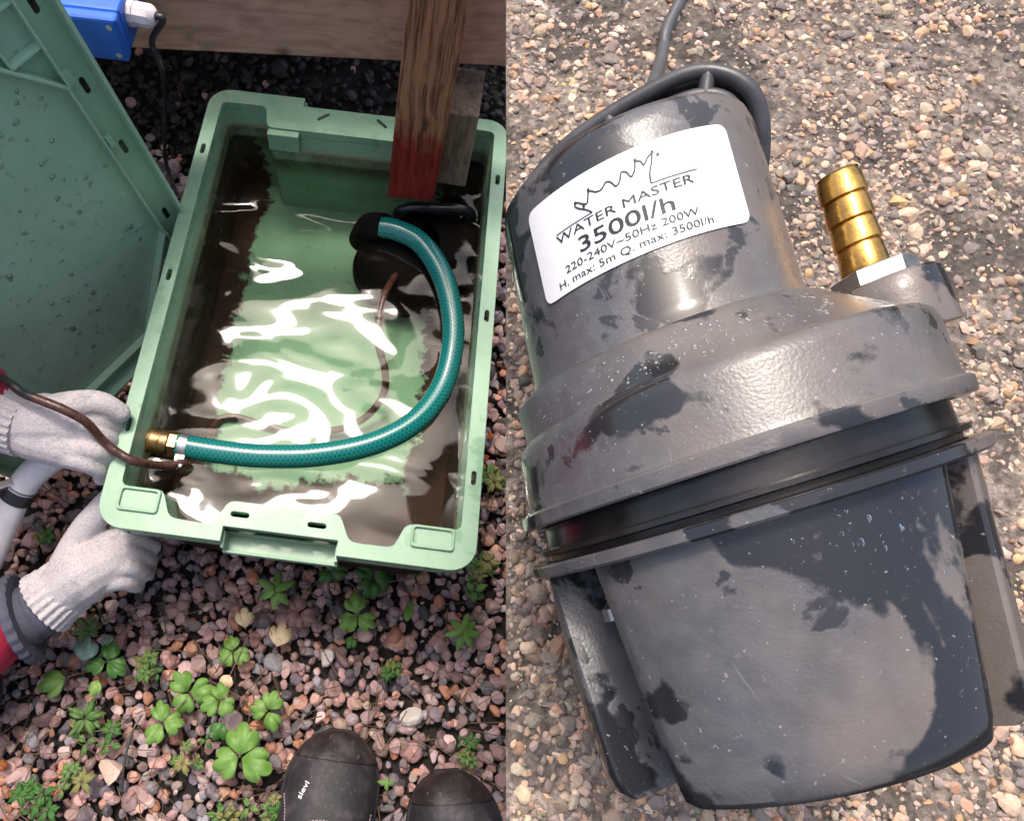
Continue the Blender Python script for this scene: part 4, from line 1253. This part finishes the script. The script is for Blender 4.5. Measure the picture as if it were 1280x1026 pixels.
pmk('strainer_base', v, f, M['pump'], None, True, 40)
for th in (-52, 58):
    a = math.radians(th); x, y = .0585 * math.sin(a), -.0585 * math.cos(a)
    pr_ = []
    for i in range(14): pr_.append((-.0128 - i * .0011, .0030 if i % 2 else .0024, x, y))
    pr_ += [(-.0285, .0048, x, y), (-.0325, .0048, x, y), (-.033, .004, x, y)]
    v, f = loft_vf(pr_[::-1], 16); pmk('screw', v, f, M['steel'])
# outlet with nut and brass hose tail
OX, OY = .0665, .008
v, f = loft_vf([(.030, .0195, OX, OY), (.044, .0188, OX, OY), (.0498, .0182, OX, OY), (.0510, .0172, OX, OY), (.0510, .010, OX, OY)], 40); pmk('outlet_boss', v, f, M['pump'])
v, f = loft_vf([(.0511, .0135, OX - .002, OY), (.0516, .0145, OX - .002, OY), (.0570, .0145, OX - .002, OY), (.0576, .0135, OX - .002, OY)], 6); pmk('hex_nut', v, f, M['steel'], None, False)
tr_ = [(.0577, .0076, OX - .004, OY)]
for i in range(4):
    z0 = .059 + i * .0092
    tr_ += [(z0, .0083, OX - .004, OY), (z0 + .0073, .0078, OX - .004, OY), (z0 + .0090, .0071, OX - .004, OY)]
tr_ += [(.0962, .0074, OX - .004, OY), (.0962, .0055, OX - .004, OY), (.080, .0055, OX - .004, OY)]
v, f = loft_vf(tr_, 32); pmk('hose_tail', v, f, M['brass'], None, True, 25)
# handle: two concentric straps joined by cross bars
def hpath(o): return spline([(MX - .045, .040, .118 + o), (MX - .047, .026, .130 + o), (MX - .038, .010, .1405 + o), (MX - .018, .004, .1480 + o), (MX + .012, .002, .1510 + o), (MX + .036 + o * .3, .002, .1485 + o), (MX + .0475 + o * .8, .006, .138 + o * .3), (MX + .047 + o * .6, .018, .118), (MX + .040, .034, .098)], 8)
flat_ = np.array([1.0] * 12)
for o_, r_ in ((.009, .0034), (.0, .0029)):
    pts = PL(hpath(o_)); v, f = tube_vf(pts, r_, 12); mk('handle_strap', v, f, M['handle'], pump, True, 60)
for t_i in (2, 10, 19, 29, 41):
    a_, b_ = hpath(.0)[t_i], hpath(.009)[t_i]
    v, f = tube_vf(PL([a_, b_]), .003, 10); mk('handle_bar', v, f, M['handle'], pump, True, 60)
v, f = [], []
pa, pb_ = hpath(.0005), hpath(.0095)
for a_, b_ in zip(pa, pb_): v += [(a_[0], a_[1] + .006, a_[2]), (b_[0], b_[1] + .006, b_[2]), (b_[0], b_[1] + .009, b_[2]), (a_[0], a_[1] + .009, a_[2])]
for i in range(len(pa) - 1):
    for k in range(4): f.append((i * 4 + k, i * 4 + (k + 1) % 4, i * 4 + 4 + (k + 1) % 4, i * 4 + 4 + k))
pmk('handle_web', v, f, M['groove'], None, False)
# power cable leaving the top
pc = [*PL([(MX + .010, .02, .130), (MX + .006, .03, .152)]), on_bed(826, 75, .010), on_bed(832, 40, .005), on_bed(848, 5, .005), on_bed(862, -30, .005)]
tube('power_cord', spline(pc, 8), .0034, M['cable_grey'], pump, 12)

# label and its print
TH0, TH1, LZ0, LZ1 = -40.0, 47.0, .0800, .1165
LRAD = MR - .0003
def lab(u, w, lift):          # u,w in 0..1
    a = math.radians(TH0 + (TH1 - TH0) * u); r_ = LRAD + lift
    return (MX + r_ * math.sin(a), -r_ * math.cos(a), LZ0 + (LZ1 - LZ0) * w)
LWm = math.radians(TH1 - TH0) * LRAD; LHm = LZ1 - LZ0
v, f = [], []; nu, nw = 40, 8; cr = .0035
us = sorted(set(list(np.linspace(0, 1, nu)) + [cr / LWm * k for k in (.02, .1, .3, .6)] + [1 - cr / LWm * k for k in (.02, .1, .3, .6)]))
for u in us:
    e_ = min(u, 1 - u) * LWm; cut_ = (cr - math.sqrt(max(0, cr * cr - (cr - min(e_, cr)) ** 2))) / LHm
    for j in range(nw + 1): v.append(lab(u, cut_ + (1 - 2 * cut_) * j / nw, .0006))
for i in range(len(us) - 1):
    for j in range(nw): f.append((i * (nw + 1) + j, (i + 1) * (nw + 1) + j, (i + 1) * (nw + 1) + j + 1, i * (nw + 1) + j + 1))
label = pmk('label', v, f, M['label'], None, True, 180)
def prn(body, uc, wc, width, cap, bold=0.0):
    tv, tf = text_mesh(body, width, cap, bold)
    vv = [lab(uc + x / LWm, wc + (y - cap / 2) / LHm, .00085) for x, y, z in tv]
    o = mk('lettering', PL(vv), tf, M['print_black'], None); o.parent = label
    return o
prn('WATER MASTER', .46, .530, .0500, .0033)
prn('3500l/h', .46, .365, .0335, .0056, .008)
prn('220-240V~50Hz 200W', .46, .215, .0480, .0028)
prn('H. max: 5m Q. max: 3500l/h', .46, .100, .0560, .0028)
def stroke(pl, wd, name='logo_line'):
    P_ = [np.array([u * LWm, w * LHm, 0]) for u, w in pl]; S_ = spline(P_, 6) if len(P_) > 2 else np.array([P_[0] + (P_[1] - P_[0]) * t for t in np.linspace(0, 1, 14)])
    v, f = [], []
    for i, p in enumerate(S_):
        d = S_[min(i + 1, len(S_) - 1)] - S_[max(i - 1, 0)]; d = d / (np.linalg.norm(d) + 1e-9); nn_ = np.array([-d[1], d[0], 0]) * wd / 2
        for s in (1, -1): v.append(lab((p + s * nn_)[0] / LWm, (p + s * nn_)[1] / LHm, .00085))
    for i in range(len(S_) - 1): f.append((2 * i, 2 * i + 1, 2 * i + 3, 2 * i + 2))
    o = mk(name, PL(v), f, M['print_black'], None); o.parent = label
stroke([(.15, .585), (.34, .592)], .00035)
stroke([(.60, .605), (.80, .60)], .00035)
stroke([(.34, .592), (.32, .64), (.285, .70), (.27, .745), (.285, .76), (.30, .73), (.325, .70), (.335, .74), (.345, .80), (.36, .785), (.375, .76), (.40, .755), (.425, .80), (.445, .775), (.46, .72), (.48, .745), (.495, .82),
        (.515, .80), (.53, .74), (.55, .79), (.56, .86), (.58, .845), (.59, .80), (.61, .85), (.63, .875), (.625, .81), (.605, .70), (.60, .605)], .00055)
for (u, w) in ((.275, .765), (.345, .815), (.56, .875), (.635, .89), (.655, .85), (.31, .69)):
    stroke([(u - .006, w), (u + .006, w)], .0011, 'logo_dot')

# water drops clinging to the pump
pd = []
def add_drop(r_, th, z, ox, tiltn, size_):
    a = math.radians(th); c = np.array([ox + r_ * math.sin(a), -r_ * math.cos(a), z])
    nrm = np.array([math.sin(a) * math.cos(tiltn), -math.cos(a) * math.cos(tiltn), math.sin(tiltn)])
    t1 = np.array([math.cos(a), math.sin(a), 0]); t2 = np.cross(nrm, t1)
    pd.append((PL([c])[0], PM @ t2, PM @ t1, PM @ nrm, size_, .5, rng.uniform(.9, 2.2)))
for i in range(190):        # on the sloping shoulder
    t = rng.random(); z = .0385 + .0105 * t; r_ = .0695 - .0065 * t; ox = -.0028 - .0072 * t
    add_drop(r_ - .0002, rng.normal(8, 26), z, ox, .9, .0002 + .0006 * rng.random() ** 2.5)
for i in range(200):        # on the shield
    z = rng.normal(-.035, .011); 
    if not -.08 < z < -.015: continue
    t = (z - zl[0]) / (-.0885 - zl[0]); th = rng.normal(28, 9)
    if not -30 < th < 43: continue
    add_drop(.0735 - .004 * t - .0001, th, z, 0, 0, .0002 + .0007 * rng.random() ** 2.5)
for i in range(60):
    add_drop(.0766 - .0001, rng.uniform(-50, 50), rng.uniform(.014, .032), 0, .05, .0002 + .0005 * rng.random() ** 3)
V, Fc = drops_vf(pd)
wd_ = mk('water_drops', V, Fc, M['drop'], pump, True, 180); wd_['kind'] = 'stuff'
